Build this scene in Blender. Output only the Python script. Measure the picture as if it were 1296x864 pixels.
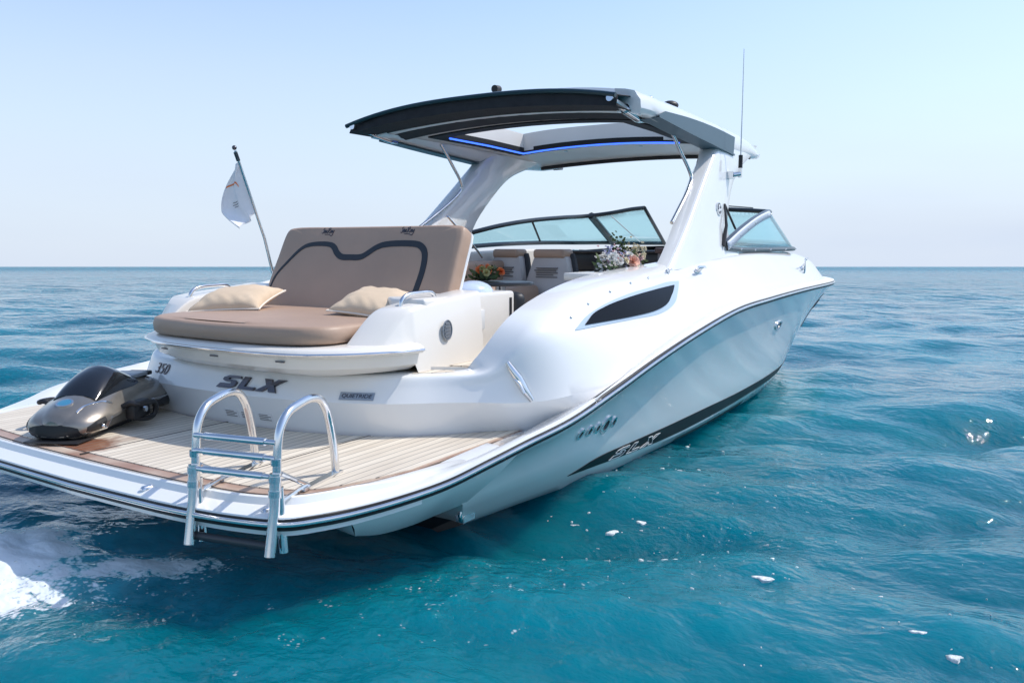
import bpy, bmesh, math, random
import numpy as np
from mathutils import Vector, Matrix
from mathutils.bvhtree import BVHTree
R = math.radians
random.seed(7)
S = bpy.context.scene
C = S.collection
for o in list(bpy.data.objects): bpy.data.objects.remove(o)

# ---------------------------------------------------------------- camera, sky, sun, exposure
cam = bpy.data.cameras.new('camera'); co = bpy.data.objects.new('camera', cam); C.objects.link(co); S.camera = co
cam.sensor_width = 36; cam.lens = 1028.87 / 1296 * 36; cam.clip_end = 30000; cam.clip_start = 0.05
YAW, PITCH = 0.559624, 0.0916135
co.location = (-1.94685, -3.5482, 1.35358)
d = Vector((math.cos(YAW) * math.cos(PITCH), math.sin(YAW) * math.cos(PITCH), -math.sin(PITCH)))
co.rotation_euler = d.to_track_quat('-Z', 'Y').to_euler()

SUN_AZ, SUN_EL = R(-46), R(53)        # azimuth measured from the bow (+x) towards port (+y)
w = bpy.data.worlds.new("World"); S.world = w; w.use_nodes = True
nt = w.node_tree; bg = nt.nodes['Background']
sky = nt.nodes.new('ShaderNodeTexSky'); sky.sky_type = 'NISHITA'; sky.sun_disc = False
sky.sun_elevation = SUN_EL; sky.sun_rotation = R(90) - SUN_AZ
sky.air_density = 1.0; sky.dust_density = .6; sky.ozone_density = 1.5; sky.altitude = 0
# pale sea haze low in the sky
tc = nt.nodes.new('ShaderNodeTexCoord'); sx = nt.nodes.new('ShaderNodeSeparateXYZ'); nt.links.new(tc.outputs['Generated'], sx.inputs[0])
hr = nt.nodes.new('ShaderNodeMapRange'); hr.interpolation_type = 'SMOOTHERSTEP'; hr.inputs['From Min'].default_value = -.12; hr.inputs['From Max'].default_value = .55; hr.inputs['To Min'].default_value = 1; hr.inputs['To Max'].default_value = 0
nt.links.new(sx.outputs['Z'], hr.inputs['Value'])
hn = nt.nodes.new('ShaderNodeTexNoise'); hn.inputs['Scale'].default_value = 1.6; hn.inputs['Detail'].default_value = 5; hmp = nt.nodes.new('ShaderNodeMapping'); hmp.inputs['Scale'].default_value = (1, 1, 5)
nt.links.new(tc.outputs['Generated'], hmp.inputs[0]); nt.links.new(hmp.outputs[0], hn.inputs['Vector'])
hq = nt.nodes.new('ShaderNodeMath'); hq.operation = 'MULTIPLY_ADD'; hq.inputs[1].default_value = .30; nt.links.new(hn.outputs['Fac'], hq.inputs[0]); nt.links.new(hr.outputs[0], hq.inputs[2])
hs_ = nt.nodes.new('ShaderNodeMath'); hs_.operation = 'SUBTRACT'; hs_.use_clamp = True; hs_.inputs[1].default_value = .15; nt.links.new(hq.outputs[0], hs_.inputs[0])
hm = nt.nodes.new('ShaderNodeMix'); hm.data_type = 'RGBA'; nt.links.new(hs_.outputs[0], hm.inputs[0]); nt.links.new(sky.outputs[0], hm.inputs[6]); hm.inputs[7].default_value = (2.95, 3.35, 4.0, 1)
nt.links.new(hm.outputs[2], bg.inputs[0]); bg.inputs[1].default_value = 0.14
sl = bpy.data.lights.new('sun', 'SUN'); so = bpy.data.objects.new('sun', sl); C.objects.link(so)
sl.energy = 2.2; sl.angle = R(0.5); sl.color = (1.0, 0.95, 0.88)
sd = Vector((math.cos(SUN_EL) * math.cos(SUN_AZ), math.cos(SUN_EL) * math.sin(SUN_AZ), math.sin(SUN_EL)))
so.rotation_euler = sd.to_track_quat('Z', 'Y').to_euler(); so.location = (0, 0, 20)
S.view_settings.view_transform = 'Standard'; S.view_settings.look = 'None'
S.view_settings.gamma = 1.0; S.view_settings.use_curve_mapping = False
S.view_settings.exposure = 0.74
S.render.engine = 'CYCLES'
S.cycles.max_bounces = 8

# the boat floats slightly bow-up and heeled to starboard: boat frame -> world
ROLL, TRIM = 0.0137709, 0.0204447
B = (Matrix(((math.cos(TRIM), 0, -math.sin(TRIM)), (0, 1, 0), (math.sin(TRIM), 0, math.cos(TRIM)))) @
     Matrix(((1, 0, 0), (0, math.cos(ROLL), -math.sin(ROLL)), (0, math.sin(ROLL), math.cos(ROLL))))).to_4x4()

# ---------------------------------------------------------------- materials
def mat(name, col, rough=0.5, metal=0.0, coat=0.0, spec=0.5, **k):
    m = bpy.data.materials.new(name); m.use_nodes = True
    b = m.node_tree.nodes['Principled BSDF']
    b.inputs['Base Color'].default_value = (*col, 1); b.inputs['Roughness'].default_value = rough
    b.inputs['Metallic'].default_value = metal; b.inputs['Coat Weight'].default_value = coat
    b.inputs['Coat Roughness'].default_value = 0.05
    b.inputs['Specular IOR Level'].default_value = spec
    for kk, v in k.items(): b.inputs[kk].default_value = v
    return m
def N(m, t, **k):
    n = m.node_tree.nodes.new(t)
    for a, v in k.items(): setattr(n, a, v)
    return n
def L(m, a, b): m.node_tree.links.new(a, b)
def bsdf(m): return m.node_tree.nodes['Principled BSDF']
def vary(m, c1, c2, scale, detail=4, bump=0, bscale=None, rough=None):
    """colour drifts between c1 and c2 by noise, optional bump and roughness drift"""
    tc = N(m, 'ShaderNodeTexCoord'); n = N(m, 'ShaderNodeTexNoise'); n.inputs['Scale'].default_value = scale; n.inputs['Detail'].default_value = detail
    L(m, tc.outputs['Object'], n.inputs['Vector'])
    r = N(m, 'ShaderNodeValToRGB'); r.color_ramp.elements[0].position = .3; r.color_ramp.elements[1].position = .7
    r.color_ramp.elements[0].color = (*c1, 1); r.color_ramp.elements[1].color = (*c2, 1)
    L(m, n.outputs['Fac'], r.inputs['Fac']); L(m, r.outputs['Color'], bsdf(m).inputs['Base Color'])
    if rough:
        mr = N(m, 'ShaderNodeMapRange'); mr.inputs['To Min'].default_value = rough[0]; mr.inputs['To Max'].default_value = rough[1]
        L(m, n.outputs['Fac'], mr.inputs['Value']); L(m, mr.outputs[0], bsdf(m).inputs['Roughness'])
    if bump:
        n2 = N(m, 'ShaderNodeTexNoise'); n2.inputs['Scale'].default_value = bscale or scale * 10; n2.inputs['Detail'].default_value = 3
        L(m, tc.outputs['Object'], n2.inputs['Vector'])
        bp = N(m, 'ShaderNodeBump'); bp.inputs['Strength'].default_value = bump; bp.inputs['Distance'].default_value = .01
        L(m, n2.outputs['Fac'], bp.inputs['Height']); L(m, bp.outputs['Normal'], bsdf(m).inputs['Normal'])
    return m
gel = vary(mat('gelcoat_white', (.8, .8, .79), .18, coat=.6), (.77, .775, .77), (.82, .815, .80), 1.3, rough=(.09, .18))
gel_grip = vary(mat('gelcoat_nonskid', (.78, .78, .77), .4), (.74, .74, .73), (.80, .80, .785), 5, bump=.25, bscale=260)
gel_in = vary(mat('gelcoat_cream', (.76, .72, .66), .3, coat=.3), (.74, .70, .64), (.79, .755, .70), 2)
bottom = mat('antifouling', (.012, .016, .02), .5)
black = mat('black_gloss', (.008, .009, .012), .12, coat=.5)
stripe_black = mat('stripe_black', (.006, .007, .009), .45, spec=.25)
frame_matte = mat('frame_charcoal', (.02, .02, .022), .6, spec=.2)
rubber = mat('black_rubber', (.015, .015, .017), .5)
steel = vary(mat('stainless_steel', (.72, .72, .72), .12, 1.0), (.66, .66, .67), (.78, .78, .78), 6, rough=(.07, .2))
chrome_dark = mat('dark_chrome', (.13, .12, .13), .25, 1.0)
glass_dark = mat('tinted_window', (.005, .006, .008), .12, spec=.06)
vinyl = vary(mat('tan_vinyl', (.41, .275, .195), .5), (.385, .262, .188), (.44, .297, .212), 2.2, bump=.3, bscale=14)
vinyl_dark = mat('charcoal_vinyl', (.02, .023, .028), .5)
fabric = vary(mat('beige_fabric', (.66, .51, .36), .85), (.62, .475, .33), (.70, .545, .39), 6, bump=.3, bscale=220)
canvas = vary(mat('black_canvas', (.012, .013, .017), .8), (.010, .011, .014), (.02, .021, .025), 12, bump=.2, bscale=300)
bluegrey = mat('blue_grey_panel', (.085, .14, .175), .4, spec=.3)
under = vary(mat('hardtop_lining', (.62, .58, .55), .35, coat=.2), (.68, .65, .62), (.75, .72, .69), 2)
dash = mat('dash_black', (.014, .016, .022), .35)
greyv = vary(mat('grey_shell', (.5, .47, .45), .4), (.47, .44, .42), (.55, .52, .5), 3)
darkgrey = mat('dark_grey_top', (.06, .058, .055), .3)
ink = mat('grey_ink', (.16, .15, .15), .6)
led = mat('led_strip', (.02, .05, .6), .4)
bsdf(led).inputs['Emission Color'].default_value = (.05, .16, 1, 1); bsdf(led).inputs['Emission Strength'].default_value = 1.3
gun = vary(mat('gunmetal_paint', (.26, .235, .20), .3, .7, coat=.7), (.24, .215, .185), (.31, .275, .235), 8)
badge_blue = mat('badge_blue', (.03, .20, .34), .15, coat=.8)
plaque = mat('plaque_grey', (.33, .36, .40), .35, .6)
paper = mat('sticker_white', (.72, .72, .72), .5)

def glass(name, col, a):
    m = bpy.data.materials.new(name); m.use_nodes = True; t = m.node_tree; t.nodes.remove(t.nodes['Principled BSDF'])
    tr = N(m, 'ShaderNodeBsdfTransparent'); tr.inputs[0].default_value = (*col, 1)
    gl = N(m, 'ShaderNodeBsdfGlossy'); gl.inputs['Roughness'].default_value = .02; gl.inputs[0].default_value = (1, 1, 1, 1)
    lw = N(m, 'ShaderNodeLayerWeight'); lw.inputs['Blend'].default_value = .5
    pw = N(m, 'ShaderNodeMath', operation='POWER'); pw.inputs[1].default_value = 4.5; L(m, lw.outputs['Facing'], pw.inputs[0])
    fr = N(m, 'ShaderNodeMapRange'); fr.inputs['To Min'].default_value = .04; fr.inputs['To Max'].default_value = .6; L(m, pw.outputs[0], fr.inputs['Value'])
    df = N(m, 'ShaderNodeBsdfDiffuse'); df.inputs[0].default_value = (*a, 1)
    m1 = N(m, 'ShaderNodeMixShader'); m1.inputs[0].default_value = .06
    L(m, tr.outputs[0], m1.inputs[1]); L(m, df.outputs[0], m1.inputs[2])
    m2 = N(m, 'ShaderNodeMixShader'); L(m, fr.outputs[0], m2.inputs[0]); L(m, m1.outputs[0], m2.inputs[1]); L(m, gl.outputs[0], m2.inputs[2])
    L(m, m2.outputs[0], t.nodes['Material Output'].inputs[0]); return m
wglass = glass('windshield_glass', (.78, .93, .95), (.25, .55, .6))

def teak_mat():
    m = mat('teak_planks', (.6, .5, .4), .55)
    tc = N(m, 'ShaderNodeTexCoord'); sp = N(m, 'ShaderNodeSeparateXYZ'); L(m, tc.outputs['Object'], sp.inputs[0])
    dv = N(m, 'ShaderNodeMath', operation='DIVIDE'); dv.inputs[1].default_value = .052; L(m, sp.outputs['Y'], dv.inputs[0])
    fr = N(m, 'ShaderNodeMath', operation='FRACT'); L(m, dv.outputs[0], fr.inputs[0])
    fl = N(m, 'ShaderNodeMath', operation='FLOOR'); L(m, dv.outputs[0], fl.inputs[0])
    lt = N(m, 'ShaderNodeMath', operation='LESS_THAN'); lt.inputs[1].default_value = .10; L(m, fr.outputs[0], lt.inputs[0])
    wn = N(m, 'ShaderNodeTexWhiteNoise', noise_dimensions='1D'); L(m, fl.outputs[0], wn.inputs['W'])
    mp = N(m, 'ShaderNodeMapping'); mp.inputs['Scale'].default_value = (3, 60, 1); L(m, tc.outputs['Object'], mp.inputs[0])
    n = N(m, 'ShaderNodeTexNoise'); n.inputs['Scale'].default_value = 1.5; n.inputs['Detail'].default_value = 5; L(m, mp.outputs[0], n.inputs['Vector'])
    ad = N(m, 'ShaderNodeMath', operation='MULTIPLY_ADD'); ad.inputs[1].default_value = .35; L(m, wn.outputs['Value'], ad.inputs[0]); L(m, n.outputs['Fac'], ad.inputs[2])
    r = N(m, 'ShaderNodeValToRGB'); r.color_ramp.elements[0].position = .35; r.color_ramp.elements[1].position = .95
    r.color_ramp.elements[0].color = (.58, .50, .40, 1); r.color_ramp.elements[1].color = (.77, .69, .57, 1)
    nb = N(m, 'ShaderNodeTexNoise'); nb.inputs['Scale'].default_value = 2.2; nb.inputs['Detail'].default_value = 6; L(m, tc.outputs['Object'], nb.inputs['Vector'])
    ab = N(m, 'ShaderNodeMath', operation='MULTIPLY_ADD'); ab.inputs[1].default_value = .5; L(m, nb.outputs['Fac'], ab.inputs[0]); L(m, ad.outputs[0], ab.inputs[2])
    sb = N(m, 'ShaderNodeMath', operation='SUBTRACT'); sb.inputs[1].default_value = .22; L(m, ab.outputs[0], sb.inputs[0])
    L(m, sb.outputs[0], r.inputs['Fac'])
    # wet reddish patches, by place on the deck
    n3 = N(m, 'ShaderNodeTexNoise'); n3.inputs['Scale'].default_value = 3.3; n3.inputs['Detail'].default_value = 6; L(m, tc.outputs['Object'], n3.inputs['Vector'])
    vd = N(m, 'ShaderNodeVectorMath', operation='DISTANCE'); vd.inputs[1].default_value = (.34, .36, .47)
    mp2 = N(m, 'ShaderNodeMapping'); L(m, tc.outputs['Object'], mp2.inputs[0]); L(m, mp2.outputs[0], vd.inputs[0])
    ma = N(m, 'ShaderNodeMath', operation='MULTIPLY_ADD'); ma.inputs[1].default_value = -1.1; L(m, vd.outputs['Value'], ma.inputs[0]); L(m, n3.outputs['Fac'], ma.inputs[2])
    mr = N(m, 'ShaderNodeMapRange'); mr.inputs['From Min'].default_value = .22; mr.inputs['From Max'].default_value = .36; L(m, ma.outputs[0], mr.inputs['Value'])
    mx = N(m, 'ShaderNodeMix', data_type='RGBA'); L(m, mr.outputs[0], mx.inputs[0]); L(m, r.outputs['Color'], mx.inputs[6]); mx.inputs[7].default_value = (.28, .12, .07, 1)
    mx2 = N(m, 'ShaderNodeMix', data_type='RGBA'); L(m, lt.outputs[0], mx2.inputs[0]); L(m, mx.outputs[2], mx2.inputs[6]); mx2.inputs[7].default_value = (.24, .21, .175, 1)
    L(m, mx2.outputs[2], bsdf(m).inputs['Base Color'])
    r2 = N(m, 'ShaderNodeMapRange'); r2.inputs['To Min'].default_value = .6; r2.inputs['To Max'].default_value = .15; L(m, mr.outputs[0], r2.inputs['Value']); L(m, r2.outputs[0], bsdf(m).inputs['Roughness'])
    return m
teak = teak_mat()
margin = vary(mat('teak_margin', (.35, .2, .13), .5), (.27, .115, .07), (.60, .49, .39), 3.0, detail=5, rough=(.2, .6))
seam = mat('teak_caulk', (.03, .026, .022), .6)

# ---------------------------------------------------------------- mesh helpers
class MB:
    def __init__(s): s.v = []; s.f = []; s.m = []
    def add(s, vs, fs, mi=0):
        o = len(s.v); s.v += [tuple(v) for v in vs]; s.f += [tuple(i + o for i in f) for f in fs]; s.m += [mi] * len(fs); return s
    def loft(s, rows, cu=False, cv=False, mi=0, flip=False):
        n = len(rows); m = len(rows[0]); fs = []
        for i in range(n if cu else n - 1):
            for j in range(m if cv else m - 1):
                a, b, c, e = i * m + j, ((i + 1) % n) * m + j, ((i + 1) % n) * m + (j + 1) % m, i * m + (j + 1) % m
                fs.append((a, e, c, b) if flip else (a, b, c, e))
        return s.add([p for r in rows for p in r], fs, mi)
    def tube(s, path, r, n=10, closed=False, mi=0, caps=True):
        P = [Vector(p) for p in path]; rr = r if isinstance(r, (list, tuple)) else [r] * len(P)
        up = None; rings = []
        for i, p in enumerate(P):
            if closed: t = P[(i + 1) % len(P)] - P[i - 1]
            else: t = P[min(i + 1, len(P) - 1)] - P[max(i - 1, 0)]
            t.normalize()
            if up is None:
                up = Vector((0, 0, 1)) if abs(t.z) < .9 else Vector((1, 0, 0))
            up = (up - t * up.dot(t)).normalized(); sd_ = t.cross(up)
            rings.append([p + (up * math.cos(a) + sd_ * math.sin(a)) * rr[i] for a in [2 * math.pi * k / n for k in range(n)]])
        o = len(s.v); s.loft(rings, cu=closed, cv=True, mi=mi)
        if caps and not closed:
            s.f.append(tuple(range(o + n - 1, o - 1, -1))); s.f.append(tuple(range(o + (len(P) - 1) * n, o + len(P) * n))); s.m += [mi, mi]
        return s
    def box(s, c, d, mi=0, M=None):
        v = [Vector((c[0] + sx * d[0] / 2, c[1] + sy * d[1] / 2, c[2] + sz * d[2] / 2)) for sx in (-1, 1) for sy in (-1, 1) for sz in (-1, 1)]
        if M: v = [M @ p for p in v]
        return s.add(v, [(0, 1, 3, 2), (4, 6, 7, 5), (0, 4, 5, 1), (2, 3, 7, 6), (0, 2, 6, 4), (1, 5, 7, 3)], mi)
    def prism(s, poly, z0, z1, mi=0, f=None):
        """poly: list of (a,b); f(a,b,h) -> point"""
        f = f or (lambda a, b, h: (a, b, h)); n = len(poly)
        v = [f(a, b, z0) for a, b in poly] + [f(a, b, z1) for a, b in poly]
        fs = [tuple(range(n - 1, -1, -1)), tuple(range(n, 2 * n))] + [(i, (i + 1) % n, (i + 1) % n + n, i + n) for i in range(n)]
        return s.add(v, fs, mi)
    def sphere(s, c, r, n=12, m=8, mi=0, M=None):
        r = r if isinstance(r, (tuple, list)) else (r, r, r); rows = []
        for i in range(m + 1):
            t = math.pi * i / m
            rows.append([Vector((c[0] + r[0] * math.sin(t) * math.cos(2 * math.pi * k / n), c[1] + r[1] * math.sin(t) * math.sin(2 * math.pi * k / n), c[2] + r[2] * math.cos(t))) for k in range(n)])
        if M: rows = [[M @ p for p in q] for q in rows]
        return s.loft(rows, cv=True, mi=mi, flip=True)
    def build(s, name, mats, parent=None, smooth=True, ang=38, bevel=0, seg=2, sub=0, solid=0, off=-1):
        me = bpy.data.meshes.new(name); me.from_pydata([tuple(v) for v in s.v], [], s.f)
        mats = mats if isinstance(mats, (list, tuple)) else [mats]
        for m in mats: me.materials.append(m)
        me.polygons.foreach_set('material_index', s.m)
        bm = bmesh.new(); bm.from_mesh(me); bmesh.ops.remove_doubles(bm, verts=bm.verts, dist=1e-5)
        bmesh.ops.recalc_face_normals(bm, faces=bm.faces)
        if bevel: bmesh.ops.bevel(bm, geom=[e for e in bm.edges if len(e.link_faces) == 2 and e.calc_face_angle() > R(30)], offset=bevel, segments=seg, profile=.5, affect='EDGES', clamp_overlap=True)
        bm.to_mesh(me); bm.free()
        if smooth:
            me.polygons.foreach_set('use_smooth', [True] * len(me.polygons)); me.set_sharp_from_angle(angle=R(ang))
        me.update()
        o = bpy.data.objects.new(name, me); C.objects.link(o)
        if parent: o.parent = parent
        if solid:
            md = o.modifiers.new('solid', 'SOLIDIFY'); md.thickness = solid; md.offset = off
        if sub:
            md = o.modifiers.new('sub', 'SUBSURF'); md.levels = sub; md.render_levels = sub
        return o
def cr(P, n=6):
    """Catmull-Rom through the points"""
    P = [Vector(p) for p in P]; out = []
    for i in range(len(P) - 1):
        p0 = P[i - 1] if i else P[0] * 2 - P[1]; p1 = P[i]; p2 = P[i + 1]; p3 = P[i + 2] if i + 2 < len(P) else P[-1] * 2 - P[-2]
        t01 = max((p1 - p0).length ** .5, 1e-4); t12 = max((p2 - p1).length ** .5, 1e-4); t23 = max((p3 - p2).length ** .5, 1e-4)
        m1 = (p2 - p1) / t12 - (p2 - p0) / (t01 + t12) + (p1 - p0) / t01; m2 = (p3 - p2) / t23 - (p3 - p1) / (t12 + t23) + (p2 - p1) / t12
        m1 *= t12; m2 *= t12
        for k in range(n):
            t = k / n; out.append(p1 * (2 * t ** 3 - 3 * t * t + 1) + m1 * (t ** 3 - 2 * t * t + t) + p2 * (-2 * t ** 3 + 3 * t * t) + m2 * (t ** 3 - t * t))
    out.append(P[-1]); return out
def mir(P): return [Vector((p[0], -p[1], p[2])) for p in P]
def thing(name, label, cat, loc=(0, 0, 0), rot=None, group=None, world=False):
    o = bpy.data.objects.new(name, None); C.objects.link(o); o.empty_display_size = .2
    M = Matrix.Translation(loc) @ (rot.to_4x4() if rot else Matrix.Identity(4))
    o.matrix_world = M if world else B @ M
    o['label'] = label; o['category'] = cat
    if group: o['group'] = group
    return o
def text_mb(txt, size, shear=0, depth=0):
    cu = bpy.data.curves.new('t', 'FONT'); cu.body = txt; cu.size = size; cu.shear = shear; cu.extrude = depth; cu.align_x = 'CENTER'; cu.align_y = 'CENTER'
    o = bpy.data.objects.new('t', cu); C.objects.link(o); bpy.context.view_layer.update()
    me = o.evaluated_get(bpy.context.evaluated_depsgraph_get()).to_mesh()
    v = [tuple(p.co) for p in me.vertices]; f = [tuple(p.vertices) for p in me.polygons]
    o.to_mesh_clear(); bpy.data.objects.remove(o); bpy.data.curves.remove(cu); return v, f
class Surf:
    """casts points onto a finished part (boat frame)"""
    def __init__(s, o): s.b = BVHTree.FromPolygons([v.co[:] for v in o.data.vertices], [p.vertices[:] for p in o.data.polygons])
    def hit(s, o, d, off):
        h = s.b.ray_cast(Vector(o), Vector(d))
        if h[0] is None: return None
        n = h[1] if h[1].dot(Vector(d)) < 0 else -h[1]
        return h[0] + n * off
def patch(surf, d, fo, verts, faces, off, thick):
    """lay a flat shape onto a surface: verts (a,b) -> ray origin fo(a,b), thin raised slab"""
    top = [surf.hit(fo(*v[:2]), d, off) for v in verts]
    if any(t is None for t in top): raise RuntimeError('patch misses surface')
    bot = [surf.hit(fo(*v[:2]), d, off - thick) for v in verts]
    n = len(top); m = MB(); fs = [tuple(f) for f in faces] + [tuple(i + n for i in reversed(f)) for f in faces]
    from collections import Counter
    ed = Counter(); 
    for f in faces:
        for i in range(len(f)): ed[frozenset((f[i], f[(i + 1) % len(f)]))] += 1
    for f in faces:
        for i in range(len(f)):
            a, b = f[i], f[(i + 1) % len(f)]
            if ed[frozenset((a, b))] == 1: fs.append((a, a + n, b + n, b))
    m.add(top + bot, fs); return m
def strip(lo, hi, n=24, k=4):
    """grid between two polylines given as (a,b) lists of equal length"""
    lo = [p for p in cr([(a, b, 0) for a, b in lo], n)]; hi = [p for p in cr([(a, b, 0) for a, b in hi], n)]
    v = []; f = []
    for i in range(len(lo)):
        for j in range(k + 1):
            q = lo[i].lerp(hi[i], j / k); v.append((q.x, q.y))
    for i in range(len(lo) - 1):
        for j in range(k): a = i * (k + 1) + j; f.append((a, a + k + 1, a + k + 2, a + 1))
    return v, f
def disc(cx, cy, rx, ry, n=24, r0=0.0):
    v = []; f = []
    if r0 == 0:
        v = [(cx, cy)] + [(cx + rx * math.cos(2 * math.pi * i / n), cy + ry * math.sin(2 * math.pi * i / n)) for i in range(n)]
        f = [(0, 1 + i, 1 + (i + 1) % n) for i in range(n)]
    else:
        for q in (r0, 1): v += [(cx + q * rx * math.cos(2 * math.pi * i / n), cy + q * ry * math.sin(2 * math.pi * i / n)) for i in range(n)]
        f = [(i, (i + 1) % n, n + (i + 1) % n, n + i) for i in range(n)]
    return v, f

# ---------------------------------------------------------------- the sea (sky is the world)
def make_water():
    NR, NA = 1050, 1000
    cx, cy = co.location.x, co.location.y
    t = np.linspace(0, 1, NR); r = 0.7 * (14000 / 0.7) ** (t ** 1.12)
    a = np.linspace(0, 2 * np.pi, NA, endpoint=False)
    # directions closer together where the boat and the open sea around it lie
    a = a + 0.62 * np.sin(a - YAW - np.pi)
    rr, aa = np.meshgrid(r, a, indexing='ij')
    X = cx + rr * np.cos(aa); Y = cy + rr * np.sin(aa)
    cell = np.maximum(np.gradient(r)[:, None], rr * 2 * np.pi / NA * .5) * np.ones_like(rr)
    rng = np.random.default_rng(11)
    Z = np.zeros_like(X); DX = np.zeros_like(X); DY = np.zeros_like(X)
    wind = R(205)
    def bank(n, l0, l1, amp, spread, sharp):
        nonlocal Z, DX, DY
        for i in range(n):
            lam = l0 * (l1 / l0) ** ((i + rng.random()) / n); k = 2 * np.pi / lam
            th = wind + rng.normal(0, spread); ph = rng.random() * 6.28
            A = amp * lam * rng.uniform(.6, 1.3)
            att = np.clip((lam / cell - 3) / 5, 0, 1)
            p = k * (X * np.cos(th) + Y * np.sin(th)) + ph
            q = .8 * np.sin(.13 * k * (X * np.sin(th) - Y * np.cos(th)) + ph * 3) + .6 * np.sin(.21 * k * X + ph * 5)
            s_, c_ = np.sin(p + q), np.cos(p + q)
            Z += att * A * s_; DX += att * A * sharp * c_ * np.cos(th); DY += att * A * sharp * c_ * np.sin(th)
    bank(16, 2.2, 9.0, .0042, .45, .8)
    bank(30, .6, 2.2, .0070, .6, 1.0)
    bank(40, .13, .6, .0052, .8, .8)
    # prop wash behind the platform, port side
    foam = np.exp(-(((X - .02) / .26) ** 2 + ((Y - .52) / .36) ** 2)) + .8 * np.exp(-(((X - .17) / .13) ** 2 + ((Y + .22) / .17) ** 2)) + .5 * np.exp(-(((X - .3) / .16) ** 2 + ((Y + .5) / .2) ** 2)) + .7 * np.exp(-(((X + .2) / .26) ** 2 + ((Y + .0) / .5) ** 2))
    milk = np.exp(-(((X - .45) / .75) ** 2 + ((Y - .15) / 1.3) ** 2)) + .7 * np.exp(-(((X + .15) / .5) ** 2 + ((Y - .3) / .8) ** 2))
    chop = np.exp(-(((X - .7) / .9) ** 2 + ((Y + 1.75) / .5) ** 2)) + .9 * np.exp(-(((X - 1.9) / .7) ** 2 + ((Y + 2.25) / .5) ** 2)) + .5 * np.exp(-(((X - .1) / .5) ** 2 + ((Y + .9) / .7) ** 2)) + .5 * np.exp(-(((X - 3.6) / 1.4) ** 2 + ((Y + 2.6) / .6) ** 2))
    for i in range(36):
        lam = rng.uniform(.05, .16); k = 2 * np.pi / lam; th = rng.uniform(0, 6.28); p = k * (X * np.cos(th) + Y * np.sin(th)) + rng.random() * 6.28 + 1.5 * np.sin(4 * X + i) + 1.5 * np.sin(5 * Y + 2 * i)
        Z += np.clip((lam / cell - 2.5) / 3, 0, 1) * chop * .012 * lam * np.sin(p)
    Z += foam * .018 * np.sin(9 * X + 5 * np.sin(7 * Y)) * np.sin(11 * Y + 4 * np.sin(6 * X))
    foam = foam + .22 * np.clip(chop, 0, 1)  # faint white lace over the chop paints in sun glitter
    v = np.stack([X - DX, Y - DY, Z], -1).reshape(-1, 3)
    ii, jj = np.meshgrid(np.arange(NR - 1), np.arange(NA), indexing='ij'); j2 = (jj + 1) % NA
    f = np.stack([ii * NA + jj, (ii + 1) * NA + jj, (ii + 1) * NA + j2, ii * NA + j2], -1).reshape(-1, 4)
    v = np.concatenate([v, [[cx, cy, 0]]]); c = len(v) - 1
    tri = np.stack([np.full(NA, c), np.arange(NA), (np.arange(NA) + 1) % NA], -1)
    me = bpy.data.meshes.new('sea_water'); me.vertices.add(len(v)); me.vertices.foreach_set('co', v.ravel().astype(np.float32))
    nl = f.size + tri.size; me.loops.add(nl); me.loops.foreach_set('vertex_index', np.concatenate([f.ravel(), tri.ravel()]).astype(np.int32))
    me.polygons.add(len(f) + len(tri))
    st = np.concatenate([np.arange(len(f)) * 4, f.size + np.arange(len(tri)) * 3]).astype(np.int32)
    me.polygons.foreach_set('loop_start', st)
    me.update(calc_edges=True); me.validate()
    me.polygons.foreach_set('use_smooth', np.ones(len(me.polygons), bool))
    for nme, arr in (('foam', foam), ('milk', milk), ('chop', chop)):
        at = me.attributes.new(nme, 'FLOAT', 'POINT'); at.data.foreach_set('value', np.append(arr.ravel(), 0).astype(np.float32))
    m = mat('sea_water', (.0, .06, .09), .02, IOR=1.333); b = bsdf(m)
    b.inputs['Subsurface Weight'].default_value = 1; b.inputs['Subsurface Radius'].default_value = (.25, 1.0, 1.2); b.inputs['Subsurface Scale'].default_value = 3.0
    geo = N(m, 'ShaderNodeNewGeometry'); P = geo.outputs['Position']
    # broad colour drift: deep blue-teal to green-teal
    n0 = N(m, 'ShaderNodeTexNoise'); n0.inputs['Scale'].default_value = .22; n0.inputs['Detail'].default_value = 3; L(m, P, n0.inputs['Vector'])
    r0 = N(m, 'ShaderNodeValToRGB'); r0.color_ramp.elements[0].position = .35; r0.color_ramp.elements[1].position = .68
    r0.color_ramp.elements[0].color = (.0, .090, .135, 1); r0.color_ramp.elements[1].color = (.0, .150, .200, 1); L(m, n0.outputs['Fac'], r0.inputs['Fac'])
    am = N(m, 'ShaderNodeAttribute', attribute_name='milk'); nm = N(m, 'ShaderNodeTexNoise'); nm.inputs['Scale'].default_value = 2.6; nm.inputs['Detail'].default_value = 6; nm.inputs['Distortion'].default_value = 1.2; L(m, P, nm.inputs['Vector'])
    mu = N(m, 'ShaderNodeMath', operation='MULTIPLY'); L(m, am.outputs['Fac'], mu.inputs[0]); L(m, nm.outputs['Fac'], mu.inputs[1])
    mr = N(m, 'ShaderNodeMapRange'); mr.inputs['From Min'].default_value = .18; mr.inputs['From Max'].default_value = .55; mr.inputs['To Max'].default_value = .9; L(m, mu.outputs[0], mr.inputs['Value'])
    mx = N(m, 'ShaderNodeMix', data_type='RGBA'); L(m, mr.outputs[0], mx.inputs[0]); L(m, r0.outputs['Color'], mx.inputs[6]); mx.inputs[7].default_value = (.06, .30, .38, 1)
    # foam: torn white patches; over the chop, sun glitter painted as white lace
    af = N(m, 'ShaderNodeAttribute', attribute_name='foam')
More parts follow.
